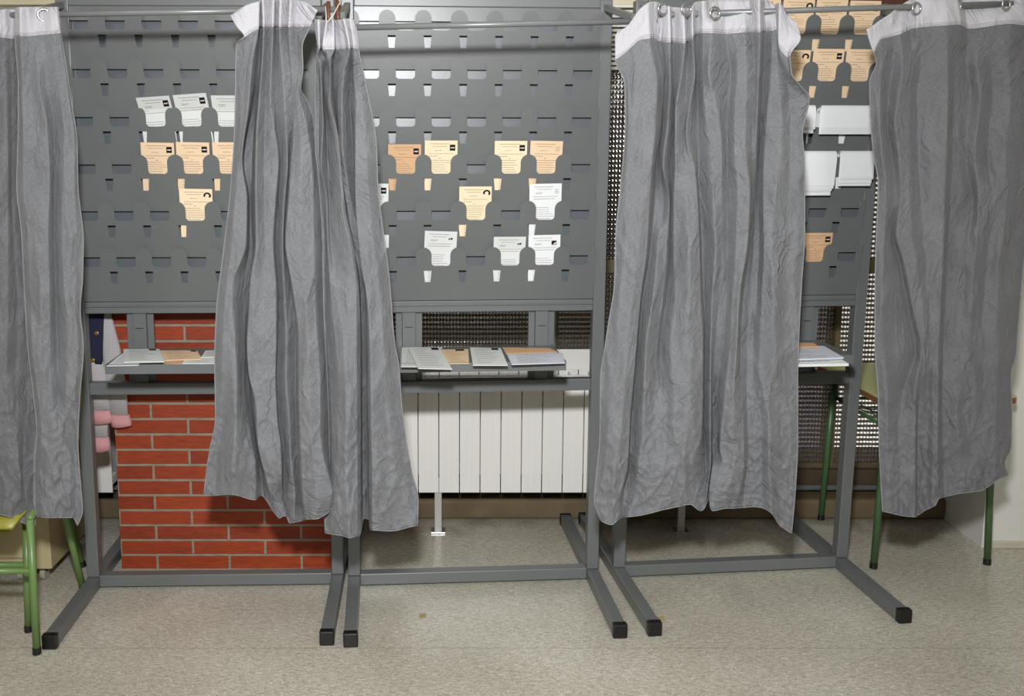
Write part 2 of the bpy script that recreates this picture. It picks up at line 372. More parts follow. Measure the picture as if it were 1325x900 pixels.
# header above the windows
zh = P(500, 7, WIN_Y-.06).z
xb = P(1005, 5, WIN_Y-.06).x
struct(MB().box((XL, WIN_Y-.08, zh), (xb, 4.0, ZC)).build('trim_2', M['yellowtrim']))
struct(MB().box((xb, WIN_Y-.10, zh-.004), (XR, 4.0, ZC)).build('trim_3', M['browntrim']))
struct(MB().box((px1, 3.70, P(600, 478, 3.70).z), (P(905, 450, 3.7).x, 3.714, P(600, 452, 3.70).z)).build('radiator_reflection_strip', M['rad'], bevel=.002))  # pale strip added to imitate the radiator's reflection in the glass
# windows: prismatic glass panes in frames; transom and mullions
zt0, zt1 = P(785, 352, WIN_Y).z, P(785, 335, WIN_Y).z
mull = [XL+.02, P(165, 400, WIN_Y).x-.4, P(718, 430, WIN_Y).x, P(1078, 500, WIN_Y).x, rwx+.02]
wi = 0
for a, b in zip(mull[:-1], mull[1:]):
    wi += 1
    fr = MB()
    for x in (a+.0045, b-.0045): fr.box((x-.0045, WIN_Y-.022, zs), (x+.0045, WIN_Y+.022, zh))
    fr.box((a+.009, WIN_Y-.018, zt0), (b-.009, WIN_Y+.018, zt1)); fr.box((a+.009, WIN_Y-.018, zs), (b-.009, WIN_Y+.018, zs+.018)); fr.box((a+.009, WIN_Y-.018, zh-.02), (b-.009, WIN_Y+.018, zh))
    f = struct(fr.build('window_%d' % wi, M['alu'] if wi == 2 else M['olive']))
    f.location.y += 0
    g = MB().box((a+.009, WIN_Y-.003, zs+.018), (b-.009, WIN_Y+.003, zt0)); g.box((a+.009, WIN_Y-.003, zt1), (b-.009, WIN_Y+.003, zh-.02))
    bpy.context.view_layer.update()
    g.build('pane', M['prism'], f)
# outside
bx = P(1080, 400, 4.9).x; bm_ = P(960, 400, 4.9).x
tag(MB().box((bm_, 4.85, -.2), (bx, 5.05, 3.2)).build('garden_wall', M['outlilac']), 'lilac grey wall seen blurred outside behind the right booth', 'wall')
tag(MB().box((-5, 4.9, -.2), (bm_-.01, 5.1, 3.2)).build('garden_wall', M['outwall'], origin=True), 'dark brown wall seen blurred outside behind the moulded glass', 'wall')
tag(MB().box((bx+.01, 5.2, -.2), (4.5, 5.3, 3.4)).build('facade', M['outpale']), 'bright pale wall outside the window right of the booths', 'wall')
tag(MB().box((P(1074, 420, 4.5).x, 4.5, -.2), (P(1083, 420, 4.5).x, 4.55, 3.0)).build('outdoor_post', M['outwall']), 'slim dark post outside the glass behind the right booth', 'post')
# venetian blind at the top between middle and right booth
bt = empty('venetian_blind', (P(800, 60, WIN_Y-.06).x, WIN_Y-.06, P(800, 95, WIN_Y-.06).z))
tag(bt, 'white slatted blind at the top of the window beside the middle booth', 'blind')
bpy.context.view_layer.update()
x0b, x1b = P(786, 60, WIN_Y-.06).x, P(905, 60, WIN_Y-.06).x
zz = P(800, 10, WIN_Y-.06).z
MB().box((x0b, WIN_Y-.075, zz), (x1b, WIN_Y-.045, zz+.02)).build('head_rail', M['slat'], bt)
k = 0
while zz-.012-k*.0165 > P(800, 92, WIN_Y-.06).z:
    z = zz-.012-k*.0165
    MB().bar((x0b, WIN_Y-.06, z), (x1b, WIN_Y-.06, z), .016, .001, up=Vector((0, -.65, .76))).build('slat', M['slat'], bt); k += 1

# ------------------------------------------------------------------ radiators
def radiator(xa, xb, n, label, feet):
    yf = 3.50; z0 = P(600, 637, yf).z; z1 = P(600, 492, yf).z; dp = .185
    root = empty('radiator', ((xa+xb)/2, yf+.05, 0)); tag(root, label, 'radiator', 'white ribbed radiators under the windows')
    p = (xb-xa)/n
    for i in range(n):
        a = xa+i*p+.0016; b = xa+(i+1)*p-.0016; mb = MB()
        mb.box((a, yf, z0), (b, yf+.006, z1-.012))                        # front plate
        mb.box((a, yf+.002, z1-.014), (b, yf+.010, z1-.004))              # rounded top lip
        for t in (.34, .66): mb.box((a+(b-a)*t-.0008, yf-.0009, z0+.01), (a+(b-a)*t+.0008, yf+.001, z1-.02))
        mb.box(((a+b)/2-.003, yf+.006, z0+.01), ((a+b)/2+.003, yf+dp, z1-.006))   # web
        mb.box((a, yf+dp-.006, z0), (b, yf+dp, z1))
        for yy in (.030, .058, .086): mb.box((a, yf+yy, z1-.010), (b, yf+yy+.010, z1-.002))
        mb.box((a+.008, yf+.03, z0+.02), (b-.008, yf+.08, z0+.05)); mb.box((a+.008, yf+.03, z1-.07), (b-.008, yf+.08, z1-.04))
        mb.build('radiator_section', M['rad'], root, bevel=.0012)
    MB().tube([(xa+.01, yf+.055, z0+.035), (xb-.01, yf+.055, z0+.035)], .015).build('water_pipe', M['dark'], root)
    MB().tube([(xa+.01, yf+.055, z1-.055), (xb-.01, yf+.055, z1-.055)], .015).build('water_pipe', M['dark'], root)
    for fx in feet:
        X = G(fx, 688).x; Y = G(fx, 688).y
        m = MB().box((X-.013, Y-.004, .006), (X+.013, Y+.010, z0+.05)).build('support_foot', M['alu'], root, bevel=.002)
        m2 = MB().box((X-.026, Y-.02, .0005), (X+.026, Y+.03, .007)).build('foot_plate', M['steel'], root, bevel=.001)
    return root
ra = P(541.2, 600, 3.5).x; rp_ = (P(754.5, 600, 3.5).x-ra)/8
radiator(ra-rp_*1, ra+rp_*15, 16, 'long white ribbed radiator behind the middle booth', (567, 881))
rl = P(145, 610, 3.5).x
radiator(rl-rp_*7, rl, 7, 'white radiator half hidden left of the brick pillar', ())

# ------------------------------------------------------------------ booths
W = .775; PW = .038
TABP = .1064; TAB0 = 1.797; ROWP = .1402
ZBEAM0, ZBEAM1 = .892, .928
class Booth: pass
def make_booth(name_label, A, B, lean, tabshift):
    b = Booth(); A = Vector(A); B = Vector(B)
    mid = (A+B)/2; yaw = atan2(B.y-A.y, B.x-A.x)
    b.yaw = yaw; b.shift = tabshift
    ex = Vector((cos(yaw), sin(yaw), 0)); ey = Vector((-sin(yaw), cos(yaw), 0)); tl = tan(radians(lean))
    def L(x, y, z): return mid + ex*(x+z*tl) + ey*y + Vector((0, 0, z))
    b.L = L
    root = empty('voting_booth', mid, yaw); tag(root, name_label, 'voting booth', 'grey metal voting booths')
    b.root = root; bpy.context.view_layer.update()
    hw = ((B-A).length+PW)/2
    def bar(p, q, w, h, name, mat=M['metal'], up=Vector((0,0,1)), bv=.003):
        return MB().bar(L(*p), L(*q), w, h, up).build(name, mat, root, bevel=bv)
    for sgn in (-1, 1):
        x = sgn*(hw-PW/2)
        bar((x, 0, .04), (x, 0, 1.835), PW, PW, 'post', up=ey)
        bar((x, -.385, .02), (x, .455, .02), PW, PW, 'foot')
        for yy, dd in ((-.385, -.024), (.455, .024)):
            bar((x, yy, .0215), (x, yy+dd, .0215), PW+.004, .043, 'end_cap', M['cap'], bv=.004)
        # bracket tube joining the post head to the rod in front
        bar((x, -.019, 1.81), (x+sgn*.004, -.345, 1.742), .018, .018, 'top_arm', bv=.002)
    bar((-hw+PW, 0, .026), (hw-PW, 0, .026), PW, PW, 'floor_crossbar')
    bar((-hw+PW, 0, .655), (hw-PW, 0, .655), .034, .038, 'middle_crossbar')
    bar((-hw+PW, .0, (ZBEAM0+ZBEAM1)/2), (hw-PW, .0, (ZBEAM0+ZBEAM1)/2), .034, ZBEAM1-ZBEAM0, 'beam')
    bar((-hw+PW, -.006, ZBEAM1-.013), (hw-PW, -.006, ZBEAM1-.013), .034, .003, 'beam_ridge', bv=0)
    bar((-hw+PW, -.005, 1.823), (hw-PW, -.005, 1.823), .036, .030, 'top_beam')
    # shelf struts: channels between beam and crossbar
    for sx in (-.208, .208):
        m = MB(); m.bar(L(sx, -.004, .672), L(sx, -.004, ZBEAM0), .041, .012, ey); m.bar(L(sx+.031, .004, .672), L(sx+.031, .004, ZBEAM0), .020, .008, ey); m.bar(L(sx-.031, .004, .672), L(sx-.031, .004, ZBEAM0), .020, .008, ey)
        m.build('strut', M['metal'], root, bevel=.001)
        MB().bar(L(sx-.012, -.0105, .845), L(sx+.012, -.0105, .845), .002, .002).build('strut_slot', M['dark'], root)
    # shelf tray
    m = MB()
    def sb(lo, hi):
        n = len(m.v); m.box(lo, hi)
        for i in range(n, len(m.v)): m.v[i] = L(*m.v[i])
    zs_ = SHELF_Z
    sb((-.238, -.256, zs_-.004), (.238, -.012, zs_)); sb((-.238, -.259, zs_-.024), (.238, -.255, zs_+.003)); sb((-.241, -.259, zs_-.024), (-.238, -.012, zs_+.003)); sb((.238, -.259, zs_-.024), (.241, -.012, zs_+.003))
    m.build('shelf', M['metal'], root)
    for sx in (-.208, .208):
        MB().plate([(0, 0), (-.19, 0), (-.01, -.075), (0, -.075)], [], lambda a, c, d, sx=sx: L(sx-.003+d, -.012+a, zs_-.004+c), .006).build('shelf_bracket', M['metal'], root)
    # back sheet
    pw = hw-PW-.001
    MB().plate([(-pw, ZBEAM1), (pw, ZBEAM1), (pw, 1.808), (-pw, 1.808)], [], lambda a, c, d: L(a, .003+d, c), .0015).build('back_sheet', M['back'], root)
    # pocket rows
    def prof(zt):
        out = []; hwid = .0245; r = .0105; zv = zt-.058
        for k in range(-1, 9):
            t = (k-3.5)*TABP + tabshift
            seg = []
            for i in range(5): a = i/4*pi/2; seg.append((t-hwid-r+r*sin(a), zv+r-r*cos(a)))
            for i in range(13): a = pi-i/12*pi; seg.append((t+hwid*cos(a), zt-hwid+hwid*sin(a)))
            for i in range(5): a = i/4*pi/2; seg.append((t+hwid+r-r*cos(a), zv+r-r*sin(a)))
            out += seg
        # clip to panel width
        res = []
        for (a, c), (a2, c2) in zip(out[:-1], out[1:]):
            if -pw <= a <= pw: res.append((a, c))
            for lim in (-pw, pw):
                if (a < lim) != (a2 < lim) and abs(a2-a) > 1e-7: res.append((lim, c+(c2-c)*(lim-a)/(a2-a)))
        return res
    b.ysh = lambda zt, z: -.040 + .022*(zt-z)/.168
    b.zt = [TAB0-i*ROWP for i in range(6)]
    MB().plate([(-pw, b.zt[0]-.030), (pw, b.zt[0]-.030), (pw, 1.808), (-pw, 1.808)], [], lambda a, c, d: L(a, -.018+d, c), .0012).build('pocket_row', M['pocket'], root)
    for i, zt in enumerate(b.zt):
        zb = (b.zt[i+1]-.030) if i < 5 else ZBEAM1+.002
        outer = [(-pw, zb), (pw, zb)] + prof(zt)[::-1]
        # drop duplicates
        o2 = []
        for q in outer:
            if not o2 or hypot(q[0]-o2[-1][0], q[1]-o2[-1][1]) > 1e-5: o2.append(q)
        holes = []
        for k in range(0, 8):
            t = (k-3.5)*TABP + tabshift
            if -pw+.005 < t+.0005 and t+.026 < pw-.005:
                holes.append([(t+.001, zt-.072), (t+.025, zt-.072), (t+.0215, zt-.108), (t+.0045, zt-.108)])
        MB().plate(o2, holes, lambda a, c, d, zt=zt: L(a, b.ysh(zt, c)+d, c), .0016).build('pocket_row', M['pocket'], root, bevel=.0006)
    return b
SHELF_Z = .782
FD = Vector((0, .019, 0))
B1 = make_booth('grey metal voting booth in front of the brick pillar', G(121, 762)+FD, G(437, 758)+FD, 0.0, -.019)
B2 = make_booth('grey metal voting booth in front of the white radiator', G(458, 760)+FD, G(766, 751)+FD, 0.15, -.004)
B3 = make_booth('grey metal voting booth on the right beside the green school desk', G(800, 749)+FD, G(1088, 736)+FD, .83, -.008)

def rod(b, pa, Ya, pb, Yb):
    a = P(*pa, Ya); c = P(*pb, Yb)
    MB().tube([a, c], .0078, 14).build('curtain_rod', M['rod'], b.root, smooth=True)
RY1 = 2.69; RY2a, RY2b = 2.665, 2.72; RY3a, RY3b = 2.72, 2.90
rod(B1, (-40, 20.5), RY1, (436, 12), RY1)
rod(B2, (440, 36), RY2a, (850, 27), RY2b)
rod(B3, (842, 19.5), RY3a, (1360, 3), RY3b)

# ------------------------------------------------------------------ ballots
ORD = ['top', 'second', 'third', 'fourth', 'fifth', 'bottom']
def ballot(b, bn, row, v, mat, dx=0, up=.035, rot=0, emb='square', fwd=0, label='', wid=.0985):
    zt = b.zt[row]; xc = (v-3)*TABP + b.shift + dx
    zc = zt-.03; R = radians(rot)
    def loc(u, wv, d):        # u across, wv height relative to zt, d outward
        du = u; dz = wv+.03
        x = xc + du*cos(R)+dz*sin(R); z = zc - du*sin(R)+dz*cos(R)
        y = b.ysh(zt, z) + .0045 - d - fwd*max(0, z-zt+.01)*(1.0)
        return b.L(x, y, z)
    root = None
    hw = wid/2; top = up; bot = -.113
    n = 8; outer = [(-hw, bot), (hw, bot)]
    outer += [(hw, bot+(top-bot)*i/n) for i in range(1, n)] + [(hw, top), (-hw, top)] + [(-hw, bot+(top-bot)*i/n) for i in range(n-1, 0, -1)]
    mb = MB()   # gridded sheet stack
    nu, nv = 4, 16; idx = {}
    for d in (0, 1):
        for j in range(nv+1):
            for i in range(nu+1):
                u = -hw+2*hw*i/nu; wv = bot+(top-bot)*j/nv
                idx[(d, i, j)] = len(mb.v); mb.v.append(loc(u, wv, .0012 if d == 0 else -.0012))
    for j in range(nv):
        for i in range(nu):
            q = [idx[(0, i, j)], idx[(0, i+1, j)], idx[(0, i+1, j+1)], idx[(0, i, j+1)]]; mb.f.append(tuple(q))
            q = [idx[(1, i, j)], idx[(1, i+1, j)], idx[(1, i+1, j+1)], idx[(1, i, j+1)]]; mb.f.append(tuple(reversed(q)))
    for j in range(nv):
        for i in (0, nu): mb.f.append((idx[(0, i, j)], idx[(0, i, j+1)], idx[(1, i, j+1)], idx[(1, i, j)]))
    for i in range(nu):
        for j in (0, nv): mb.f.append((idx[(0, i, j)], idx[(0, i+1, j)], idx[(1, i+1, j)], idx[(1, i, j)]))
    o = mb.build('ballot_paper', mat); tag(o, label, 'ballot paper', 'ballot papers in the rack pockets')
    bpy.context.view_layer.update()
    def q(mb, u0, u1, w0, w1):
        i = len(mb.v); mb.v += [loc(u0, w0, .0016), loc(u1, w0, .0016), loc(u1, w1, .0016), loc(u0, w1, .0016)]; mb.f.append((i, i+1, i+2, i+3))
    t = MB(); rnd = random.Random(row*31+v*7+bn*101)
    def line(w0, a, c_2, h=.0012):
        u = a
        while u < c_2-.002:
            l = rnd.uniform(.003, .009); l = min(l, c_2-u); q(t, u, u+l, top-w0-h, top-w0); u += l+.0012
    line(.009, -.034, .026, .0014); line(.0165, -.026, .018, .0012)
    white = mat in (M['white'], M['grayw'], M['blueish'])
    if white: line(.026, -.030, -.008); line(.0295, -.030, -.010)
    else: line(.0285, -.018, .004)
    line(.0385, -.036, .036); line(.0455, -.036, -.010 if not white else .030, .0014)
    if not white: line(.0515, -.006, -.001, .0018)
    wv = .058 if not white else .072
    while wv < top-bot-.006: line(wv, -.034, rnd.uniform(.008, .030)); wv += .0068
    t.build('printed_text', M['ink'], o, recalc=False)
    def emq(u0, u1, w0, w1, lst): 
        q(lst, u0, u1, top-w1, top-w0)
    if emb == 'square':
        e = MB(); emq(.026, .0425, .012, .030, e); e.build('printed_emblem', M['inkd'], o, recalc=False)
        e = MB()
        for k, (a, c2, w0, w1) in enumerate(((.028, .031, .0205, .0228), (.031, .034, .0195, .0222), (.034, .037, .0205, .0235), (.037, .0405, .0195, .0222))):
            i = len(e.v); e.v += [loc(a, top-w1, .0019), loc(c2, top-w1, .0019), loc(c2, top-w0, .0019), loc(a, top-w0, .0019)]; e.f.append((i, i+1, i+2, i+3))
        e.build('emblem_mark', M['inkw'], o, recalc=False)
    elif emb == 'arc':
        e = MB()
        for k in range(9):
            a = pi*(1.05-k/8*1.2); emq(.034+.0085*cos(a)-.0028, .034+.0085*cos(a)+.0028, .020-.0075*sin(a)-.0025, .020-.0075*sin(a)+.0022, e)
        e.build('printed_emblem', M['inkd'], o, recalc=False)
    elif emb == 'small':
        e = MB(); emq(.024, .029, .021, .0255, e); emq(.0305, .036, .0195, .0255, e); e.build('printed_emblem', M['inkd'], o, recalc=False)
    elif emb == 'corner':
        e = MB(); emq(.022, .0375, .018, .031, e); e.build('printed_emblem', M['inkd'], o, recalc=False)
        e = MB(); i = 0; e.v += [loc(.026, top-.029, .0019), loc(.036, top-.029, .0019), loc(.036, top-.022, .0019)]; e.f.append((0, 1, 2)); e.build('emblem_mark', M['inkw'], o, recalc=False)
    elif emb == 'pale':
        e = MB()
        for w0 in (.018, .0235, .028): emq(.028, .040, w0, w0+.0012, e)
        e.build('printed_emblem', M['ink'], o, recalc=False)
    return o
W_, C_, C2 = M['grayw'], M['cream'], M['cream2']
for args in [
  (B1, 1, 2, 2, W_, .004, .028, -4, 'square', .55, 'white ballot tilting forward, leftmost of the three white ones in the left booth'),
  (B1, 1, 2, 3, W_, .006, .036, -4, 'square', .45, 'white ballot tilting forward, middle of the three white ones in the left booth'),
  (B1, 1, 2, 4, W_, .006, .032, 0, 'square', .40, 'white ballot next to the curtain in the third row of the left booth'),
  (B1, 1, 3, 2, C_, .002, .035, 1, 'square', 0, 'cream ballot with black square emblem, leftmost of the cream row in the left booth'),
  (B1, 1, 3, 3, C_, .000, .036, 1, 'square', 0, 'cream ballot with black square emblem, second of the cream row in the left booth'),
  (B1, 1, 3, 4, C_, .002, .036, 0, 'square', 0, 'cream ballot half covered by the curtain in the left booth'),
  (B1, 1, 4, 3, C2, .004, .038, 1, 'arc', 0, 'cream ballot alone in the fifth row of the left booth with black arc emblem'),
  (B2, 2, 3, 1, M['orange'], -.003, .030, 0, 'square', 0, 'darker tan ballot with black square emblem beside the curtain in the middle booth'),
  (B2, 2, 3, 2, C2, .000, .041, 0, 'square', 0, 'pale yellow ballot with black square emblem standing highest in the middle booth'),
  (B2, 2, 3, 4, C2, -.002, .040, 0, 'square', 0, 'cream ballot with black square emblem, left one of the right-hand pair in the middle booth'),
  (B2, 2, 3, 5, C_, -.001, .040, 1, 'pale', 0, 'pinkish cream ballot without dark emblem in the middle booth'),
  (B2, 2, 4, 0, W_, .004, .054, 1, 'square', 0, 'white ballot peeping out at the curtain edge in the fifth row of the middle booth'),
  (B2, 2, 4, 3, C2, -.002, .044, 0, 'arc', 0, 'cream ballot alone in the fifth row of the middle booth with black arc emblem'),
  (B2, 2, 4, 5, M['white'], .000, .052, -1, 'pale', 0, 'bright white ballot above the bottom row at the right of the middle booth'),
  (B2, 2, 5, 0, W_, .004, .040, 1, 'none', 0, 'white ballot peeping out at the curtain edge in the bottom row of the middle booth'),
  (B2, 2, 5, 2, W_, -.003, .050, 2, 'small', .1, 'white ballot at the left of the bottom row in the middle booth, standing tall'),
  (B2, 2, 5, 4, W_, -.003, .032, 0, 'small', .2, 'white ballot in the bottom row of the middle booth, left one of the adjacent pair'),
  (B2, 2, 5, 5, M['white'], -.001, .036, -1, 'corner', 0, 'white ballot with dark square emblem at the right end of the bottom row'),
  (B3, 3, 0, 3, C_, .000, .044, 0, 'pale', 0, 'cream ballot in the top row of the right booth, left one beside the curtain flap'),
  (B3, 3, 0, 4, C_, .001, .044, 0, 'arc', 0, 'cream ballot in the top row of the right booth, second from left behind the rod'),
  (B3, 3, 0, 5, C_, .000, .044, 0, 'pale', 0, 'cream ballot in the top row of the right booth, third from left behind the rod'),
  (B3, 3, 0, 6, C_, .000, .042, 0, 'square', 0, 'cream ballot at the right end of the top row in the right booth'),
  (B3, 3, 1, 4, C_, -.001, .034, 0, 'arc', 0, 'cream ballot in the second row of the right booth beside the curtain flap'),
  (B3, 3, 1, 5, C_, .000, .038, 0, 'square', 0, 'cream ballot with black square emblem in the second row of the right booth'),
  (B3, 3, 1, 6, C_, .000, .038, 0, 'pale', 0, 'cream ballot at the right end of the second row in the right booth'),
  (B3, 3, 5, 5, M['orange'], .004, .035, 0, 'square', 0, 'tan ballot alone in the bottom row of the right booth'),
]:
    b, bn, row, v, mat, dx, up, rot, emb, fwd, label = args
    ballot(b, bn, row, v, mat, dx, up, rot, emb, fwd, label)

# bent-over stacks of white papers in the right booth (rows three and four)
def bent_stack(b, row, xc, wid, rise, drop, label, n=5, tilt=0):
    zt = b.zt[row]; root = empty('paper_stack', b.L(xc, b.ysh(zt, zt)-.02, zt-.1)); tag(root, label, 'stack of paper', 'white papers bent over the rack pockets')
    bpy.context.view_layer.update()
    for k in range(n):
        mb = MB(); g = .0016*k; rnd = random.Random(row*10+k+int(xc*1000))
        sx = rnd.uniform(-.003, .003); ex = drop - .004*k + rnd.uniform(-.004, .004)
        path = [(.006, -.112), (.006, -.05), (.002, -.02), (-.002, -.010)]
        for i in range(9):
            a = i/8*pi*.86; path.append((-.004-.014*(1-cos(a))*.9-g*.6, -.010+(.012+g)*sin(a)))
        ly, lz = path[-1]
        for i in range(1, 6): path.append((ly-.010*i/5-g*.4, lz-ex*i/5))
        m = len(path)
        for side in (0, 1):
            for i, (y, z) in enumerate(path):
                for u in (-wid/2, 0, wid/2):
                    th = .0007 if side else 0
                    mb.v.append(b.L(xc+sx+u+tilt*(z), b.ysh(zt, min(zt, zt+z))+.0035-g*.1+(0 if z < 0 and i < 2 else y)+th, zt+z-th))
        for side in (0, 1):
            o = side*m*3
            for i in range(m-1):
                for j in range(2):
                    q = (o+i*3+j, o+i*3+j+1, o+(i+1)*3+j+1, o+(i+1)*3+j); mb.f.append(q if side else q[::-1])
        mb.build('sheet', M['white'], root, recalc=False, smooth=True)
v2x = lambda v: (v-3)*TABP
bent_stack(B3, 2, v2x(4)+.012, .085, -.006, .072, 'white papers bent forward in the third row, left stack by the curtain')
bent_stack(B3, 2, v2x(5)+.052, .168, -.006, .076, 'wide white stack bent forward in the third row of the right booth')
bent_stack(B3, 3, v2x(5)-.030, .106, -.006, .118, 'white papers hanging lowest in the fourth row, left of the two stacks', 6, .03)
bent_stack(B3, 3, v2x(6)-.012, .106, -.004, .090, 'white papers bent forward in the fourth row, right of the two stacks', 6, 0)

# ------------------------------------------------------------------ papers on the shelves
def shelf_paper(pix, mat, z, th, label, name='ballot_stack', lines=True, mark=None):
    pts = [G(x, y, z) for x, y in pix]
    mb = MB(); n = len(pts)
    layers = max(1, int(th/.0018))
    for l in range(layers):
        z0 = SHELF_Z + .0002 + (z-th-SHELF_Z) + l*th/layers; z1 = z0+th/layers*.8
        jx, jy = (random.uniform(-.002, .002), random.uniform(-.002, .002)) if l < layers-1 else (0, 0)
        i = len(mb.v); mb.v += [Vector((p.x+jx, p.y+jy, z0)) for p in pts]+[Vector((p.x+jx, p.y+jy, z1)) for p in pts]
        mb.f.append(tuple(i+k for k in range(n))[::-1]); mb.f.append(tuple(i+n+k for k in range(n)))
        for k in range(n): mb.f.append((i+k, i+(k+1) % n, i+n+(k+1) % n, i+n+k))
    o = mb.build(name, mat); tag(o, label, 'stack of ballots', 'ballot stacks on the booth shelves')
    bpy.context.view_layer.update()
    if lines and n == 4:
        t = MB(); zt = z+.0006
        a, b, c, d = [Vector((p.x, p.y, zt)) for p in pts]      # near-left, near-right, far-right, far-left
        def uv(u, v): return (a*(1-u)+b*u)*(1-v)+(d*(1-u)+c*u)*v
        rnd = random.Random(int(pix[0][0]))
        v = .9
        while v > .12:
            u = .15; e = rnd.uniform(.45, .85)
            while u < e:
                l = rnd.uniform(.04, .1); i = len(t.v); t.v += [uv(u, v), uv(min(e, u+l), v), uv(min(e, u+l), v+.012), uv(u, v+.012)]; t.f.append((i, i+1, i+2, i+3)); u += l+.02
            v -= .11
        t.build('printed_text', M['ink'], o, recalc=False)
        if mark:
            t = MB(); u0, v0, u1, v1 = mark; t.v += [uv(u0, v0), uv(u1, v0), uv(u1, v1), uv(u0, v1)]; t.f.append((0, 1, 2, 3)); t.build('printed_emblem', M['inkd'], o, recalc=False)
    return o
Z0 = SHELF_Z
shelf_paper([(519, 474), (552, 474), (573, 449), (520, 449)], M['grayw'], Z0+.0025, .0022, 'greyish white ballots at the left end of the middle booth shelf')
shelf_paper([(581, 470), (607, 470), (606, 451), (568, 452)], M['cream'], Z0+.0025, .0022, 'tan ballots between two white stacks on the middle booth shelf', mark=(.55, .86, .85, .97))
shelf_paper([(541, 476), (585, 477), (568, 449), (528, 449)], M['grayw'], Z0+.006, .0024, 'white ballots sticking over the front edge of the middle booth shelf', mark=(.72, .86, .95, .97))
shelf_paper([(655, 457), (722, 455), (711, 450), (650, 449)], M['orange'], Z0+.0025, .0022, 'orange ballots behind the cool white stack on the middle booth shelf', lines=False)
shelf_paper([(612, 472), (657, 472), (648, 450), (608, 449)], M['grayw'], Z0+.006, .0024, 'greyish white ballots at the centre of the middle booth shelf', mark=(.68, .86, .9, .97))
shelf_paper([(662, 471), (731, 469), (728, 456), (656, 458)], M['blueish'], Z0+.006, .00245, 'cool white paper stack at the right end of the middle booth shelf')
shelf_paper([(138, 473), (180, 472), (184, 452), (160, 455)], M['white'], Z0+.0022, .002, 'white ballots lying lowest at the left end of the left booth shelf')
shelf_paper([(212, 471), (236, 470), (240, 463), (210, 463)], M['orange'], Z0+.0022, .002, 'small orange edge of ballots at the centre of the left booth shelf', lines=False)
shelf_paper([(236, 470), (285, 470), (285, 460), (240, 461)], M['white'], Z0+.0022, .002, 'white ballots running under the curtain on the left booth shelf')
shelf_paper([(213, 466), (261, 464), (255, 453), (206, 453)], M['cream'], Z0+.006, .0024, 'tan ballots at the centre of the left booth shelf', mark=(.82, .84, .97, .96))
shelf_paper([(260, 462), (290, 461), (292, 452), (266, 453)], M['grayw'], Z0+.006, .0024, 'grey white ballots beside the curtain on the left booth shelf')
shelf_paper([(160, 468), (213, 467), (206, 451), (160, 451)], M['grayw'], Z0+.010, .0036, 'grey white stack lying on top at the left of the left booth shelf', mark=(.7, .86, .9, .97))
shelf_paper([(990, 472), (1098, 470), (1060, 447), (990, 448)], M['white'], Z0+.008, .007, 'thick white paper stack on the right booth shelf')
shelf_paper([(990, 466), (1092, 462), (1066, 447), (990, 448)], M['blueish'], Z0+.016, .005, 'cool white sheets lying on top on the right booth shelf')
shelf_paper([(1000, 449), (1060, 448), (1053, 443), (1000, 443)], M['orange'], Z0+.020, .003, 'orange ballots at the back of the right booth shelf', lines=False)

# ------------------------------------------------------------------ furniture and clothes
def leg_tube(name, pts, r, mat, root, foot=True, cap_mat=None):
    o = MB().tube(pts, r, 14).build(name, mat, root, smooth=False)
    for p in o.data.polygons:
        if len(p.vertices) == 4: p.use_smooth = True
    if foot:
        b = Vector(pts[-1]); a = Vector(pts[-2]); d = (b-a).normalized()
        f = MB().tube([b-d*.012, b+d*.006], r+.0015, 14).build('rubber_foot', M['cap'], o if False else root)
    return o
# school desk on the right
FLp = G(1130, 735); FRp = G(1277, 730); BLp = G(1062, 672)
BRp = BLp + (FRp-FLp)*1.0
DZ = .592
desk = empty('school_desk', (FLp+BRp)/2, 0); tag(desk, 'green tubular school desk with pale green top beside the right booth', 'desk'); bpy.context.view_layer.update()
e1 = (FRp-FLp).normalized(); e2 = (BLp-FLp).normalized()
o0 = FLp - e1*.030 - e2*.045; wd = (FRp-FLp).length+.066; dd = (BLp-FLp).length+.10
def dk(u, v, z): return o0 + e1*u + e2*v + Vector((0, 0, z))
def rrect(w, d, r=.02, n=4):
    out = []
    for cx, cy, a0 in ((w-r, r, -90), (w-r, d-r, 0), (r, d-r, 90), (r, r, 180)):
        for i in range(n+1): a = radians(a0+90*i/n); out.append((cx+r*cos(a), cy+r*sin(a)))
    return out
top = MB().plate(rrect(wd, dd), [], lambda a, b, d: dk(a, b, DZ-.002+d), .002).build('laminate_surface', M['desktop'], desk)
MB().plate(rrect(wd, dd), [], lambda a, b, d: dk(a, b, DZ-.022+d), .020).build('wooden_edge', M['woodedge'], desk, bevel=.002)
for p, u, v in ((FLp, .05, .06), (FRp, wd-.05, .06), (BLp, .05, dd-.06), (BRp, wd-.05, dd-.06)):
    leg_tube('leg', [dk(u, v, DZ-.022), p+Vector((0, 0, .008))], .0115, M['dgreen'], desk)
for u in (.05, wd-.05): MB().tube([dk(u, .06, DZ-.034), dk(u, dd-.06, DZ-.034)], .011).build('side_rail', M['dgreen'], desk, smooth=True)
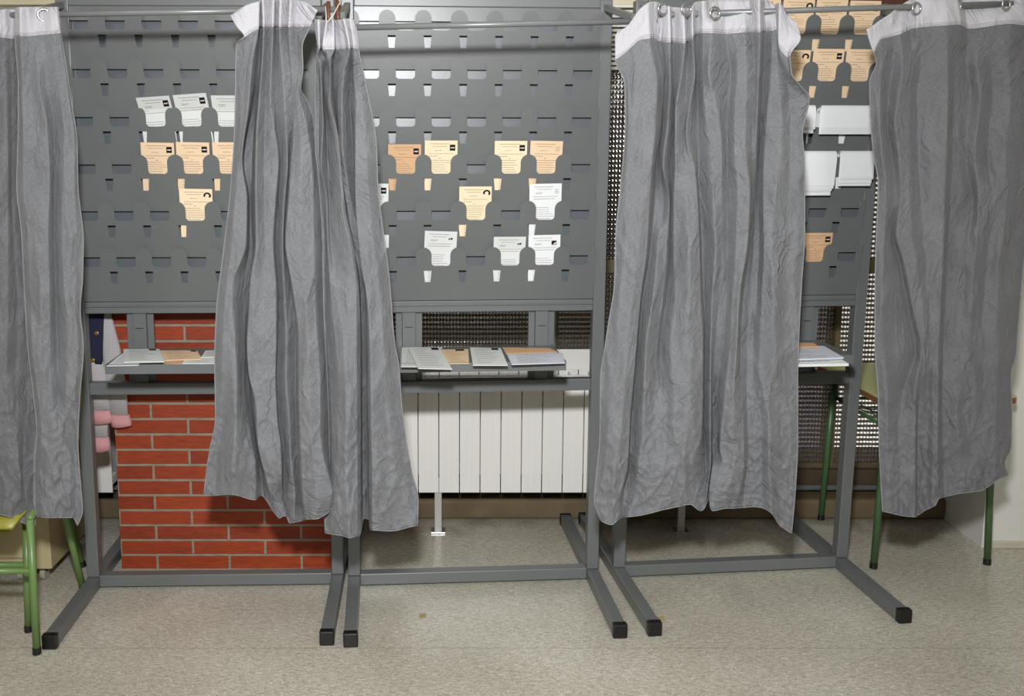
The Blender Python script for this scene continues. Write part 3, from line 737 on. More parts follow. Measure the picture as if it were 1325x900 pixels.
# wire basket
zb = DZ-.115
fr = MB()
for a, b in (((.055, .09), (.055, dd-.08)), ((wd-.055, .09), (wd-.055, dd-.08)), ((.055, .09), (wd-.055, .09)), ((.055, dd-.08), (wd-.055, dd-.08))):
    fr.tube([dk(*a, zb), dk(*b, zb)], .006)
for u in (.055, wd-.055):
    for v in (.09, dd-.08): fr.tube([dk(u, v, zb), dk(u, v, DZ-.03)], .0045)
fr.build('basket_frame', M['dgreen'], desk, smooth=True)
wr = MB(); k = 9
for i in range(1, k): wr.tube([dk(.055, .09+(dd-.17)*i/k, zb), dk(wd*.3, .09+(dd-.17)*i/k, zb-.022), dk(wd*.7, .09+(dd-.17)*i/k, zb-.022), dk(wd-.055, .09+(dd-.17)*i/k, zb)], .0022, 6)
for i in range(1, 5): wr.tube([dk(.055+(wd-.11)*i/5, .09, zb-.012), dk(.055+(wd-.11)*i/5, dd-.08, zb-.012)], .0022, 6)
wr.build('basket_wires', M['dgreen'], desk, smooth=True)
hk = dk(.030, dd-.075, DZ-.085)
MB().tube([hk+Vector((.018, 0, .0)), hk+Vector((-.012, 0, .0)), hk+Vector((-.020, 0, .014)), hk+Vector((-.008, 0, .034)), hk+Vector((.0, 0, .028)), hk+Vector((.004, 0, .0))], .0028, 8).build('bag_hook', M['dgreen'], desk, smooth=True)

# two small stacked school chairs on the left
def chair(front, rear, lift, label, topf, topr):
    f = G(*front); seat_z = P(20, 676, f.y+.02).z+lift; r = G(*rear); mid = (f+r)/2 - Vector((.17, 0, 0))
    root = empty('school_chair', mid); tag(root, label, 'chair', 'green tubular school chairs'); bpy.context.view_layer.update()
    tf = P(*topf, f.y+.02); tf = f + (tf-f)*((seat_z)/max(.01, tf.z)); tr = P(*topr, r.y-.02); tr = r + (tr-r)*(seat_z/max(.01, tr.z))
    dx = Vector((-.36, 0, 0))
    for off in (Vector((0, 0, 0)), dx):
        mx = (lambda p: p) if off.x == 0 else (lambda p: Vector((2*(mid.x)-p.x, min(p.y, 3.0), p.z)))
        leg_tube('leg', [mx(tf), mx(f+Vector((0, 0, .008)))], .0105, M['green'], root)
        leg_tube('leg', [mx(tr), mx(r+Vector((0, 0, .008)))], .0105, M['green'], root)
        MB().tube([mx(tf), mx(tr)], .0095).build('seat_rail', M['green'], root, smooth=True)
        MB().tube([mx(tr), mx(tr+Vector((0, .03, .14))), mx(tr+Vector((0, .05, .29)))], .0095).build('back_upright', M['green'], root, smooth=True)
    m1 = f.lerp(tf, .62); m2 = Vector((2*mid.x-m1.x, m1.y, m1.z))
    MB().tube([m1, m2], .0085).build('stretcher', M['green'], root, smooth=True)
    x0 = 2*mid.x-tf.x; 
    mb = MB(); nu, nv = 10, 12
    y0, y1 = tf.y-.02, tr.y-.03
    for d in (0, 1):
        for j in range(nv+1):
            for i in range(nu+1):
                u = i/nu*2-1; v = j/nv
                sh = (1-.16*abs(2*v-1)**4)*(1-.06*v)
                xx = mid.x + u*(tf.x-mid.x-.016)*sh; yy = y0+(y1-y0)*v
                zz = seat_z+.014 - .012*(1-u*u)*sin(pi*min(1, v*1.1)) - .03*max(0, .18-v)**2*30 - d*.009
                mb.v.append(Vector((xx, yy, zz)))
    A = lambda d, i, j: d*(nu+1)*(nv+1)+j*(nu+1)+i
    for j in range(nv):
        for i in range(nu):
            mb.f.append((A(0, i, j), A(0, i+1, j), A(0, i+1, j+1), A(0, i, j+1))); mb.f.append((A(1, i, j), A(1, i, j+1), A(1, i+1, j+1), A(1, i+1, j)))
    for i in range(nu): mb.f.append((A(0, i, 0), A(1, i, 0), A(1, i+1, 0), A(0, i+1, 0))); mb.f.append((A(0, i, nv), A(0, i+1, nv), A(1, i+1, nv), A(1, i, nv)))
    for j in range(nv): mb.f.append((A(0, 0, j), A(0, 0, j+1), A(1, 0, j+1), A(1, 0, j))); mb.f.append((A(0, nu, j), A(1, nu, j), A(1, nu, j+1), A(0, nu, j+1)))
    mb.build('seat', M['ply'], root, smooth=True)
    bt = tr+Vector((0, .048, .29)); mb = MB()
    mb.plate([(-.18, -.10), (.18, -.10), (.19, -.05), (.19, .0), (.17, .02), (-.17, .02), (-.19, 0), (-.19, -.05)], [], lambda a, c, d: Vector((mid.x+a, bt.y-.012-.02*(1-(a/.19)**2)*-1-d, bt.z+c)), .009)
    mb.build('backrest', M['ply'], root)
    return root
chair((37, 817), (107, 733), .0, 'small green tubular school chair with yellow green seat, rear one at left', (33, 655), (84, 650))
chair((48, 846), (108, 765), .012, 'small green tubular school chair nearest the camera at left', (37, 640), (78, 645))

# beige cabinet on casters
cp = G(67, 736, .055); cx1 = cp.x; cy0 = cp.y; cx0 = cx1-.62; cy1 = cy0+.36
cab = empty('rolling_cabinet', ((cx0+cx1)/2, (cy0+cy1)/2, 0)); tag(cab, 'beige low cabinet on casters behind the green chairs', 'cabinet'); bpy.context.view_layer.update()
MB().box((cx0, cy0, .055), (cx1, cy1, .40)).build('body', M['cab'], cab, bevel=.003)
fx = G(51, 718, .09).x
MB().box((cx0+.03, cy0-.014, .098), (fx, cy0, .24)).build('drawer', M['cab'], cab, bevel=.002)
MB().box((cx0+.03, cy0-.014, .244), (fx, cy0, .385)).build('drawer', M['cab'], cab, bevel=.002)
for x in (cx0+.05, G(30, 748).x, cx1-.02-.0):
    for y in (cy0+.05, cy1-.05):
        if x == cx1-.02: x = cx1-.045
        m = MB().tube([(x-.008, y, .0225), (x+.008, y, .0225)], .022, 18).build('caster_wheel', M['caster'], cab)
        MB().box((x-.012, y-.008, .03), (x+.012, y+.012, .056)).build('caster_fork', M['dark'], cab)

# clothes hanging at the pillar's left edge
def sleeve(name, pts, mat, parent, flat=.45, k=18):
    vs = [P(x, y, Y) for x, y, Y, w in pts]; rs = [w/2*3.25/F for x, y, Y, w in pts]
    o = MB()
    base = 0
    for i, (p, r) in enumerate(zip(vs, rs)):
        for j in range(k):
            t = 2*pi*j/k; rr = r*(1+.06*sin(3*t+i))
            o.v.append(p+Vector((rr*cos(t), rr*sin(t)*flat, .002*sin(2*t+i))))
    for i in range(len(vs)-1):
        for j in range(k): o.f.append((i*k+j, i*k+(j+1) % k, (i+1)*k+(j+1) % k, (i+1)*k+j))
    o.f.append(tuple(range(k))); o.f.append(tuple((len(vs)-1)*k+j for j in range(k)))
    return o.build(name, mat, parent, smooth=True)
YS = PIL_Y-.022
sm = empty('smock', P(140, 552, YS)); tag(sm, 'grey smock with pink cuffs hanging at the left edge of the brick pillar', 'smock'); bpy.context.view_layer.update()
sleeve('smock_body', [(120, 330, YS+.02, 40), (124, 380, YS+.02, 40), (124, 430, YS+.02, 34), (124, 480, YS+.02, 34), (126, 505, YS+.02, 28)], M['smock'], sm, .3)
sleeve('sleeve', [(130, 360, YS, 14), (136, 410, YS, 17), (143, 450, YS, 24), (150, 495, YS, 26), (154, 536, YS, 26)], M['smock'], sm)
sleeve('cuff', [(154, 536, YS, 26.5), (156, 545, YS, 27), (157, 551, YS, 26)], M['pink'], sm)
sleeve('sleeve', [(116, 440, YS-.004, 18), (124, 480, YS-.006, 24), (128, 510, YS-.006, 26), (130, 530, YS-.006, 26)], M['smock'], sm)
sleeve('cuff', [(130, 530, YS-.006, 26.5), (131, 538, YS-.006, 27), (131, 547, YS-.006, 26)], M['pink'], sm)
s2 = empty('smock', P(129, 583, YS+.03)); tag(s2, 'second grey smock with pink cuff hanging lowest beside the brick pillar', 'smock'); bpy.context.view_layer.update()
sleeve('sleeve', [(118, 340, YS+.03, 30), (122, 480, YS+.03, 26), (128, 540, YS+.012, 23), (129, 566, YS+.012, 22)], M['smock'], s2)
sleeve('cuff', [(129, 565, YS+.012, 24), (130, 574, YS+.012, 24), (130, 583, YS+.012, 23)], M['pink'], s2)
nv = empty('jacket', P(120, 470, YS-.012)); tag(nv, 'navy jacket with brass buttons hanging above the grey smock', 'jacket'); bpy.context.view_layer.update()
sleeve('jacket_front', [(118, 350, YS-.008, 34), (119, 400, YS-.008, 32), (120, 440, YS-.008, 28), (119, 465, YS-.008, 28), (119, 471, YS-.008, 27)], M['navy'], nv, .3)
for x, y in ((125, 431), (120, 466)):
    p = P(x, y, YS-.022); MB().tube([p+Vector((0, .003, 0)), p-Vector((0, .003, 0))], .0065, 16).build('brass_button', M['gold'], nv, bevel=.001)
# the hook the clothes hang from, hidden behind the rack
hkp = P(122, 326, YS)
h = MB().tube([(px0+.02, PIL_Y+.001, hkp.z+.03), (px0+.02, PIL_Y-.012, hkp.z+.03), (px0+.012, PIL_Y-.016, hkp.z+.05)], .004, 8).build('coat_hook', M['steel']); tag(h, 'small metal coat hook on the brick pillar behind the left booth', 'hook')

# crumbs on the floor
for (x, y), lab in (((547, 797), 'dry yellowish leaf scrap on the floor in front of the middle booth'), ((856, 800), 'dry yellow leaf scrap on the floor by the right booth foot')):
    p = G(x, y); rnd = random.Random(x); pts = []
    for i in range(9):
        a = 2*pi*i/9; r = rnd.uniform(.006, .013); pts.append((r*cos(a)*1.2, r*sin(a)*1.5))
    tag(MB().plate(pts, [], lambda a, b, d: p+Vector((a, b, .0015+d+.10*abs(a)*.5)), .0012).build('leaf_scrap', M['crumb']), lab, 'debris', 'leaf scraps on the floor')
# ------------------------------------------------------------------ curtains
def pchip(xs, ys, t):
    n = len(xs)
    if t <= xs[0]: return ys[0]
    if t >= xs[-1]: return ys[-1]
    i = 0
    while xs[i+1] < t: i += 1
    def sl(k):
        if k <= 0: return (ys[1]-ys[0])/max(1e-6, xs[1]-xs[0])
        if k >= n-1: return (ys[-1]-ys[-2])/max(1e-6, xs[-1]-xs[-2])
        a = (ys[k]-ys[k-1])/max(1e-6, xs[k]-xs[k-1]); b = (ys[k+1]-ys[k])/max(1e-6, xs[k+1]-xs[k])
        return 0 if a*b <= 0 else 2*a*b/(a+b)
    h = xs[i+1]-xs[i]
    if h < 1e-6: return ys[i+1]
    u = (t-xs[i])/h; d0, d1 = sl(i), sl(i+1)
    return (2*u**3-3*u*u+1)*ys[i] + (u**3-2*u*u+u)*h*d0 + (-2*u**3+3*u*u)*ys[i+1] + (u**3-u*u)*h*d1
def curtain(name, label, cols, Yf, mat, band=True, crease=1.0, seed=0, eyelets=(), group='grey voting booth curtains', lower=1.0, hdr_w=0.0, thick=.0016):
    """cols: [(band_y, [(y, x, w cm), ...]), ...] traced fold lines from the header to the hem; Yf(x): distance of the cloth"""
    nc = len(cols); SUB = 11; NV = 260; NH = 12
    data = []
    for b, pts in cols:
        ys = [p[0] for p in pts]; data.append((b, ys, [p[1] for p in pts], [p[2] for p in pts]))
    def row(seg, t):
        ks = []
        for b, ys, xs, ws in data:
            if seg == 'h': y = ys[0] + (b-ys[0])*t
            else: y = b + (ys[-1]-b)*t
            ks.append((pchip(ys, xs, y), y, pchip(ys, ws, y)))
        out = []
        for i in range(nc-1):
            for s in range(SUB + (1 if i == nc-2 else 0)):
                u = s/SUB
                us = .45*u+.55*u*u*(3-2*u)
                q = []
                for k in range(3):
                    p0 = ks[max(0, i-1)][k]; p1 = ks[i][k]; p2 = ks[i+1][k]; p3 = ks[min(nc-1, i+2)][k]
                    if k == 2: q.append(p1+(p2-p1)*us)                       # depth: smooth ridge / valley
                    elif k == 0: q.append(p1+(p2-p1)*(.75*u+.25*us))
                    else:
                        q.append(.5*((2*p1)+(-p0+p2)*u+(2*p0-5*p1+4*p2-p3)*u*u+(-p0+3*p1-3*p2+p3)*u**3))
                out.append(tuple(q))
        return out
    def wrinkle(x, y):
        X = x*.036; Y = y*.0125
        k = min(1, max(0, (y-60)/200)); low = min(1, max(0, (y-470)/150))*lower
        q = noise.noise(Vector((X+.6*noise.noise(Vector((X*.5, Y*1.2, seed+3))), Y, seed)))
        v = (1-abs(q)*2.6)*.42*k
        q2 = noise.noise(Vector((x*.055+seed+y*.02, y*.030, seed+9.3)));  v += max(0, 1-abs(q2)*4.5)**1.3*.30*(.3+1.0*low)
        q3 = noise.noise(Vector((x*.055-seed-y*.024, y*.040, seed+19.3))); v += max(0, 1-abs(q3)*4.5)**1.3*.26*(.3+1.1*low)
        v += noise.noise(Vector((x*.13, y*.08, seed+31)))*.07
        return v*crease
    def grid(seg, nv, off=0.0, taper=False):
        mb = MB(); mb.uv = []; nu = None; prev = None
        for j in range(nv+1):
            r = row(seg, j/nv); nu = len(r); cum = 0; lx = None
            for i, (x, y, w_) in enumerate(r):
                kk = crease*(.25 if seg == 'h' else 1)
                wr = wrinkle(x, y)*kk/crease if crease else 0
                Y = Yf(x) - (w_*WS+wr*1.7)*.01 - off
                p = P(x, y, Y)
                if lx is not None: cum += (p-lx).length
                lx = p; mb.v.append(p)
                if seg == 'h': mb.uv.append((cum, (1-j/nv)*.105))
                else: mb.uv.append((cum, -p.z))
        for j in range(nv):
            for i in range(nu-1): mb.f.append((j*nu+i, (j+1)*nu+i, (j+1)*nu+i+1, j*nu+i+1))
        return mb
    yb_ = max(d[1][-1] for d in data); xm = sum(d[2][-1] for d in data)/nc
    root = empty(name, P(xm, yb_, Yf(xm))); tag(root, label, 'curtain', group); bpy.context.view_layer.update()
    g = grid('b', NV); g0 = MB(); g0.v = list(g.v); o = g.build('curtain_cloth', mat, root, smooth=True, recalc=False)
    md = o.modifiers.new('thickness', 'SOLIDIFY'); md.thickness = thick; md.offset = 0
    # hem seam
    if band:
        g = grid('h', NH, .0); o = g.build('header_tape', M['band'], root, smooth=True, recalc=False)
        md = o.modifiers.new('thickness', 'SOLIDIFY'); md.thickness = .0034; md.offset = 0
    # rolled hem: side edges and lower edge
    hm = MB(); nu_ = (nc-1)*SUB+1; vs_ = g0.v
    le = [vs_[j*nu_] for j in range(0, NV+1, 2)]; ri = [vs_[j*nu_+nu_-1] for j in range(0, NV+1, 2)]; bo = [vs_[NV*nu_+i] for i in range(nu_)]
    for q in (le, ri, bo): hm.tube([p+Vector((0, -.0012, 0)) for p in q], .0016, 6)
    hm.build('rolled_hem', M['hem'], root, smooth=True)
    for (x, y, Y) in eyelets:
        MB().torus(P(x, y, Y), .0150, .0032, (.45, -1, 0), 26, 8).build('eyelet', M['steel'], root, smooth=True)
    return root

WS = 2.0
# curtain A: bunched at the right end of the left booth's rod
A = [
 (48, [(20,298,1.2),(34,306,1.8),(48,316,2),(56,306,1),(160,304,0),(240,299,0),(327,289,.2),(407,280,.2),(470,278,.4),(540,279,0),(580,272,-.6),(604,268,-1),(640,264,-1.2)]),
 (44, [(8,316,1.8),(44,322,1.8),(80,318,1.2),(160,313,1.6),(240,306,2.6),(313,300,2.6),(407,290,2.2),(460,288,2.2),(540,288,.6),(590,281,-1),(640,280,-.6)]),
 (38, [(2,335,1.6),(38,334,1.5),(80,326,2.0),(139,321,2.4),(208,313,2.8),(260,319,2.6),(313,318,2.4),(373,300,2.2),(447,304,2.6),(500,306,3),(560,304,3.2),(600,302,3.2),(639,302,1.8)]),
 (36, [(2,336,-1),(38,336,-1.5),(80,335,-2.5),(139,327,-3),(208,315,-3.4),(260,323,-3.4),(313,323,-3),(373,316,-1.6),(447,316,-1.6),(500,315,-1),(560,323,0),(600,330,1),(622,331,.6),(646,330,0)]),
 (36, [(0,337,-1.5),(38,337,-2),(80,337,-3),(139,331,-4),(208,326,-4),(260,325,-4),(320,327,-3.5),(367,323,-3),(447,319,-3.5),(500,321,-4.5),(560,330,-5),(600,336,-4.5),(640,339,-3)]),
 (35, [(0,340,1),(37,341,1.2),(133,335,2),(171,332,2.4),(240,331,2.6),(313,332,2),(367,324,2.2),(407,322,2.2),(447,320,2.2),(481,322,2.4),(527,332,2.4),(572,334,2.4),(620,345,1.2),(668,360,.4)]),
 (35, [(0,346,-.6),(37,347,-.4),(133,343,-.2),(240,342,.2),(320,343,.8),(400,340,1.6),(460,340,2),(520,345,2.2),(560,350,2),(600,352,2.2),(640,352,.4),(667,366,-.4)]),
 (35, [(0,354,1.2),(38,353,1),(128,350,.8),(160,354,.6),(208,360,.4),(260,356,.6),(313,353,.8),(380,357,1),(440,357,1.2),(487,356,1.8),(540,358,1.8),(580,363,2.2),(610,364,2),(640,364,-.6),(668,371,-1)]),
 (35, [(0,357,-1.6),(38,357,-1.6),(120,357,-.6),(213,363,-2.2),(260,360,-2.8),(313,357,-2.4),(380,361,-2.6),(440,360,-3),(487,358,-2.6),(540,361,-2.6),(593,366,-2.4),(640,368,-2),(676,375,-1)]),
 (35, [(0,363,1),(38,362,.6),(100,366,1),(160,370,1.4),(213,372,1.2),(260,368,1),(313,366,1),(380,368,.8),(440,371,.6),(487,370,.8),(540,374,1.2),(593,376,1.4),(640,381,1.2),(675,380,.6)]),
 (35, [(0,372,-1),(38,370,-.8),(100,376,.4),(160,378,.2),(208,374,-2),(240,373,-1.6),(313,368,-1.6),(367,375,-1.6),(441,383,-1.6),(500,383,-1.8),(567,384,-1.4),(647,388,-1.2),(673,391,-.6)]),
 (35, [(0,376,1.8),(37,374,1.6),(90,377,.6),(160,381,1),(213,377,1.4),(260,374,2.4),(313,370,2.4),(367,378,2.4),(441,387,2.4),(500,387,2.6),(567,389,2.8),(647,393,2.8),(671,397,2.4)]),
 (35, [(0,384,0),(37,383,.2),(90,387,.4),(115,383,1.2),(160,388,1.6),(220,390,2.4),(313,388,3),(400,396,3.2),(500,400,3.4),(600,405,3.8),(640,410,4),(670,412,3.6)]),
 (35, [(3,396,1.6),(36,392,.8),(61,388,1.2),(88,386,2),(115,385,1.4),(160,396,1.8),(220,404,1.6),(313,406,2.2),(400,408,2.4),(500,414,2.6),(560,414,3),(600,420,3.6),(640,430,3.4),(662,425,2.8)]),
 (34, [(13,411,2.6),(35,401,1.6),(61,391,2.2),(88,392,2.4),(115,389,1),(125,395,-.6),(150,404,-1.8),(187,408,-2),(227,412,-2.6),(327,420,-3),(400,419,-3),(500,425,-3.6),(560,425,-3),(607,428,-2),(640,434,1.2),(652,433,1.6)]),
]
curtain('curtain', 'grey curtain bunched in front of the brick pillar with flared pale header corners', A, lambda x: 2.668, M['cloth'], seed=1.3)
# curtain B: tied up at the left of the middle booth
Bc = [
 (62, [(25,405,-.6),(62,411,0),(90,408,-1),(187,408,-2.4),(227,412,-2.6),(300,417,-2.8),(400,419,-2.8),(500,424,-2.8),(600,427,-2),(660,420,-.8),(689,421,-.6)]),
 (63, [(25,412,.8),(63,413,1),(70,411,.6),(120,413,-2),(187,413,-2.4),(240,416,-2),(300,420,-2.6),(400,421,-2.8),(500,428,-1),(600,430,.4),(650,430,1.4),(691,432,1)]),
 (64, [(26,420,-1),(64,416,-1.4),(93,415,1.6),(120,416,1.8),(160,418,1.4),(213,415,1.2),(260,423,-.4),(300,424,.4),(400,430,1),(450,436,1.6),(513,440,1.8),(600,438,2),(660,438,2.6),(692,442,2)]),
 (64, [(26,423,1.6),(64,418,1.4),(75,421,-1),(120,420,-3),(187,423,-3.2),(240,425,-2.6),(300,427,-.8),(400,438,1.6),(450,445,2.6),(513,448,3),(600,447,3.2),(660,449,3.8),(695,452,3.2)]),
 (64, [(26,427,-.6),(64,423,1.6),(75,424,1.4),(100,426,-1.6),(128,425,1.6),(176,435,1.8),(240,441,2),(273,444,2.2),(327,455,2.2),(380,461,2),(433,461,2.2),(513,461,2),(600,462,2),(660,462,2.6),(693,461,1.8)]),
 (64, [(26,431,1.2),(64,432,1.6),(77,427,1.8),(128,427,2.2),(176,437,2),(240,443,2),(273,447,1.8),(327,458,1.8),(380,464,1.6),(433,466,.4),(513,466,.6),(600,466,.6),(650,466,1),(690,466,.4)]),
 (64, [(26,433,-1.2),(64,434,-1),(80,432,-2.4),(133,434,-3),(187,440,-3.2),(240,446,-3),(287,449,-2.6),(359,465,-3),(433,468,-3.6),(513,469,-4),(600,469,-4),(650,470,-3.4),(671,470,-2.6)]),
 (63, [(25,441,1),(63,447,.6),(93,440,.8),(133,438,.8),(187,439,.6),(240,445,.6),(287,453,-.4),(359,468,-3.8),(433,472,-4.6),(513,473,-5),(600,474,-5),(650,475,-4.4),(671,476,-3.6)]),
 (63, [(24,445,2.4),(63,452,2.2),(93,445,2.2),(133,442,2.4),(187,443,2.2),(240,450,1),(300,462,-1.4),(359,471,-3),(433,474,-3.6),(513,475,-4),(600,476,-4),(650,477,-3.4),(671,478,-3)]),
 (63, [(24,449,1.2),(63,455,.6),(93,455,-1.6),(133,453,-2.6),(187,457,-2.8),(240,458,-1.8),(300,464,-1),(359,472,-.2),(433,475,0),(513,476,.4),(600,478,.4),(650,478,.6),(684,479,.6)]),
 (63, [(24,453,2),(63,458,1.6),(93,458,.6),(133,461,1.4),(187,460,1.8),(240,460,2.2),(340,467,2.6),(380,474,2.8),(420,478,3),(500,480,3.2),(567,481,3.4),(620,482,3.4),(685,482,3)]),
 (63, [(25,457,1.6),(63,461,1.4),(93,464,1),(160,471,1.8),(240,476,2),(340,486,2.2),(420,494,2.2),(500,499,2),(567,505,1.8),(620,509,2),(686,510,1.6)]),
 (63, [(26,458,.8),(43,462,1),(63,464,1),(107,473,.6),(187,487,.4),(240,489,.4),(300,496,.2),(353,503,0),(447,511,-.4),(473,516,-.4),(527,520,-.4),(607,532,-.6),(647,541,-.4),(679,540,0)]),
]
cb = curtain('curtain', 'grey curtain tied up with string at the left of the middle booth', Bc, lambda x: 2.650, M['cloth'], seed=5.1)
# string and clasps that hold it to the bracket
MB().tube([P(441, 1, 2.66), P(432, 18, 2.645), P(424, 29, 2.63)], .0016, 8).build('tie_string', M['string'], cb, smooth=True)
MB().tube([P(421, 8, 2.65), P(422, 20, 2.64), P(422, 30, 2.63)], .0014, 8).build('tie_string', M['string'], cb, smooth=True)
for x in (425, 437): MB().tube([P(x, 2, 2.665), P(x, 20, 2.66), P(x+1, 27, 2.655)], .005, 10).build('rusty_clasp', M['rust'], cb, smooth=True)

# curtain C: between middle and right booth
C = [
 (77, [(40,800,.6),(48,796,.6),(77,796,.6),(107,808,.4),(160,809,.2),(240,803,.2),(300,797,0),(367,795,0),(420,787,0),(460,781,.2),(487,777,.2),(567,776,0),(609,772,.2),(647,769,.2),(673,777,0)]),
 (66, [(33,812,1.4),(66,812,1.2),(107,814,1),(160,813,1.2),(240,810,1.2),(300,811,1.4),(348,806,1.6),(400,801,1.6),(460,800,1.8),(513,793,1.8),(600,784,1.6),(640,784,1.2),(676,783,1.4)]),
 (53, [(14,826,2),(53,826,1.6),(107,822,1.8),(160,820,1.8),(240,832,2.2),(300,829,2.6),(348,823,2.4),(400,816,2.4),(460,810,2.4),(540,805,2.6),(600,797,2.8),(640,793,2),(678,792,1.6)]),
 (50, [(4,838,1.8),(50,840,2.2),(107,850,2.4),(160,848,2.2),(213,843,2.4),(260,840,2.2),(327,836,2.2),(380,829,2),(447,823,1.8),(473,821,1.8),(540,815,1.6),(607,811,1.6),(640,802,1.2),(672,799,.6)]),
 (50, [(2,846,.6),(50,848,.2),(107,856,0),(160,855,-.6),(213,849,-1.4),(260,847,-2.6),(327,841,-2.8),(380,832,-2.6),(447,825,-2.6),(473,823,-2.6),(540,817,-2.6),(607,814,-2.4),(640,807,-1.6),(668,806,-1)]),
 (54, [(4,853,-.6),(54,853,-1),(107,862,-1.2),(160,857,-2.6),(213,853,-3.2),(260,858,-2.6),(327,851,-.8),(380,846,.8),(447,836,1.4),(500,834,1.6),(560,832,1.8),(607,826,1.4),(640,822,.6),(668,812,.4)]),
 (55, [(8,866,1.4),(55,867,1.2),(107,867,1.6),(160,864,1.4),(213,858,1.2),(260,866,-1),(327,862,-1.4),(380,858,-.6),(447,850,-.8),(500,848,0),(560,848,1.2),(607,846,1.8),(640,838,1.6),(665,834,1)]),
 (55, [(9,868,-1),(55,870,-1.4),(107,872,-1.4),(160,872,-2),(213,869,-2.6),(260,868,-3),(327,868,-3.2),(380,863,-2.8),(447,854,-2.2),(500,856,-.6),(560,862,1.2),(607,864,2),(640,856,1.8),(660,853,1.4)]),
 (56, [(10,884,1.6),(56,886,1.4),(93,882,1.4),(149,874,1.6),(213,874,1),(260,872,.6),(327,872,0),(380,874,.6),(447,868,1.6),(500,872,2.2),(560,874,2.4),(607,878,2.4),(640,874,2),(655,876,1.4)]),
 (54, [(10,888,-.8),(54,890,-1),(93,888,-.4),(160,887,-.2),(220,886,1.2),(273,889,2.4),(327,892,2.6),(380,893,2.6),(433,888,2.6),(500,893,2.8),(560,888,2.8),(607,885,2.6),(640,887,2.2),(652,894,1.4)]),
 (50, [(8,896,1.4),(50,896,1.4),(93,899,1.4),(139,892,1),(173,888,1),(220,899,1.6),(273,903,1.8),(327,905,1.8),(380,906,1.8),(433,909,1.6),(500,909,1.8),(560,907,1.8),(600,896,1.6),(630,894,1.2),(658,902,.8)]),
 (44, [(3,899,-1.4),(44,901,-1.4),(93,901,-2.2),(125,902,-3),(173,903,-1.6),(220,903,-2.4),(273,906,-3),(327,908,-2.8),(380,910,-2.6),(433,912,-2.4),(500,911,-2.6),(553,911,-3.2),(600,914,-2.4),(630,912,-1),(660,908,.2)]),
 (43, [(1,910,1.0),(43,910,.4),(93,910,.2),(140,912,.8),(200,921,.6),(273,924,.4),(327,927,.4),(380,922,.2),(433,920,.4),(500,919,.6),(553,919,.8),(600,919,.6),(630,916,.2),(655,912,0)]),
 (43, [(0,922,-1.6),(43,921,1.2),(93,917,1.6),(140,928,1.6),(200,934,1),(273,933,0),(327,935,-.4),(380,931,-.6),(433,926,-1),(500,922,-2),(553,922,-3),(600,922,-3),(630,918,-1.6),(645,917,-1)]),
 (44, [(0,938,-2.0),(44,939,-.8),(93,946,-1),(133,942,-.8),(213,940,-1),(247,941,-1.2),(353,941,-1),(420,938,-.8),(460,934,-1.6),(513,927,-3.4),(580,928,-3),(610,921,1.2),(640,918,2),(655,919,1.6)]),
 (43, [(0,950,-1.6),(43,952,.2),(93,955,.8),(133,952,1),(187,951,1.2),(247,955,1.6),(313,953,1.6),(380,949,1.4),(447,945,1.4),(513,938,1.2),(580,932,1.2),(601,936,1.8),(640,926,2.4),(660,922,2)]),
 (42, [(0,962,-1.8),(42,964,1.0),(107,966,1.4),(187,964,1.8),(247,970,2.2),(313,967,2.4),(380,957,2.4),(447,953,2.4),(513,949,2.4),(560,948,2.2),(601,950,2.6),(640,940,2.6),(657,938,1.6)]),
 (42, [(0,969,-1.6),(42,973,-.2),(107,977,.6),(187,973,.6),(247,974,-1.2),(313,971,-1.6),(380,962,-2),(447,958,-1),(513,960,.6),(560,962,1.2),(601,962,1.6),(633,957,1.4),(657,949,1)]),
 (42, [(0,982,2.2),(42,983,1.6),(107,981,1.8),(187,978,1),(247,977,-2.4),(313,975,-3),(380,971,-3),(447,967,-1.8),(513,966,-1),(580,968,-.6),(610,966,-1.4),(640,962,-1),(656,962,-.8)]),
 (41, [(0,989,-1.0),(41,990,-1.8),(107,987,-2.4),(187,983,-3),(247,981,-3.4),(313,982,-3),(380,980,-2.4),(447,974,-1.4),(513,974,-.6),(580,978,0),(640,976,-.4),(655,976,-.8)]),
 (40, [(2,996,-2.0),(40,1000,0),(93,998,.4),(187,990,.4),(247,988,.6),(327,989,1),(380,986,.6),(447,984,.2),(513,984,.2),(580,986,-.2),(640,986,-.4),(657,988,-.4)]),
 (40, [(6,1003,-1.6),(40,1005,.4),(93,1006,.8),(160,1012,1.2),(200,1010,1.2),(273,1001,1.6),(327,999,1.8),(380,1001,1.8),(447,1003,1.8),(513,995,1.6),(580,995,1.8),(640,998,1.4),(664,999,.8)]),
 (62, [(4,1009,2.0),(62,1008,1.4),(90,1012,.4),(112,1020,0),(160,1022,.4),(213,1022,.4),(300,1018,.6),(367,1016,.8),(447,1016,.6),(513,1012,.6),(580,1012,.4),(640,1010,.2),(678,1008,.2)]),
 (75, [(16,1017,1.0),(40,1020,1.4),(75,1020,1.8),(95,1022,2),(112,1035,1.6),(125,1041,1),(160,1031,.8),(213,1034,.6),(300,1033,.4),(367,1030,.4),(447,1027,.2),(513,1024,.2),(580,1024,0),(640,1022,.2),(684,1016,0)]),
 (72, [(30,1031,1.6),(50,1036,2.2),(72,1022,2.6),(95,1024,2.6),(112,1036,2.0),(125,1047,1.4),(136,1046,.8),(171,1038,.6),(213,1041,.4),(300,1041,.2),(367,1037,0),(447,1033,0),(487,1032,0),(567,1032,-.2),(633,1029,0),(689,1024,0)]),
]
def YC(x): return 2.700 + max(0, min(1, (x-800)/220))*.062
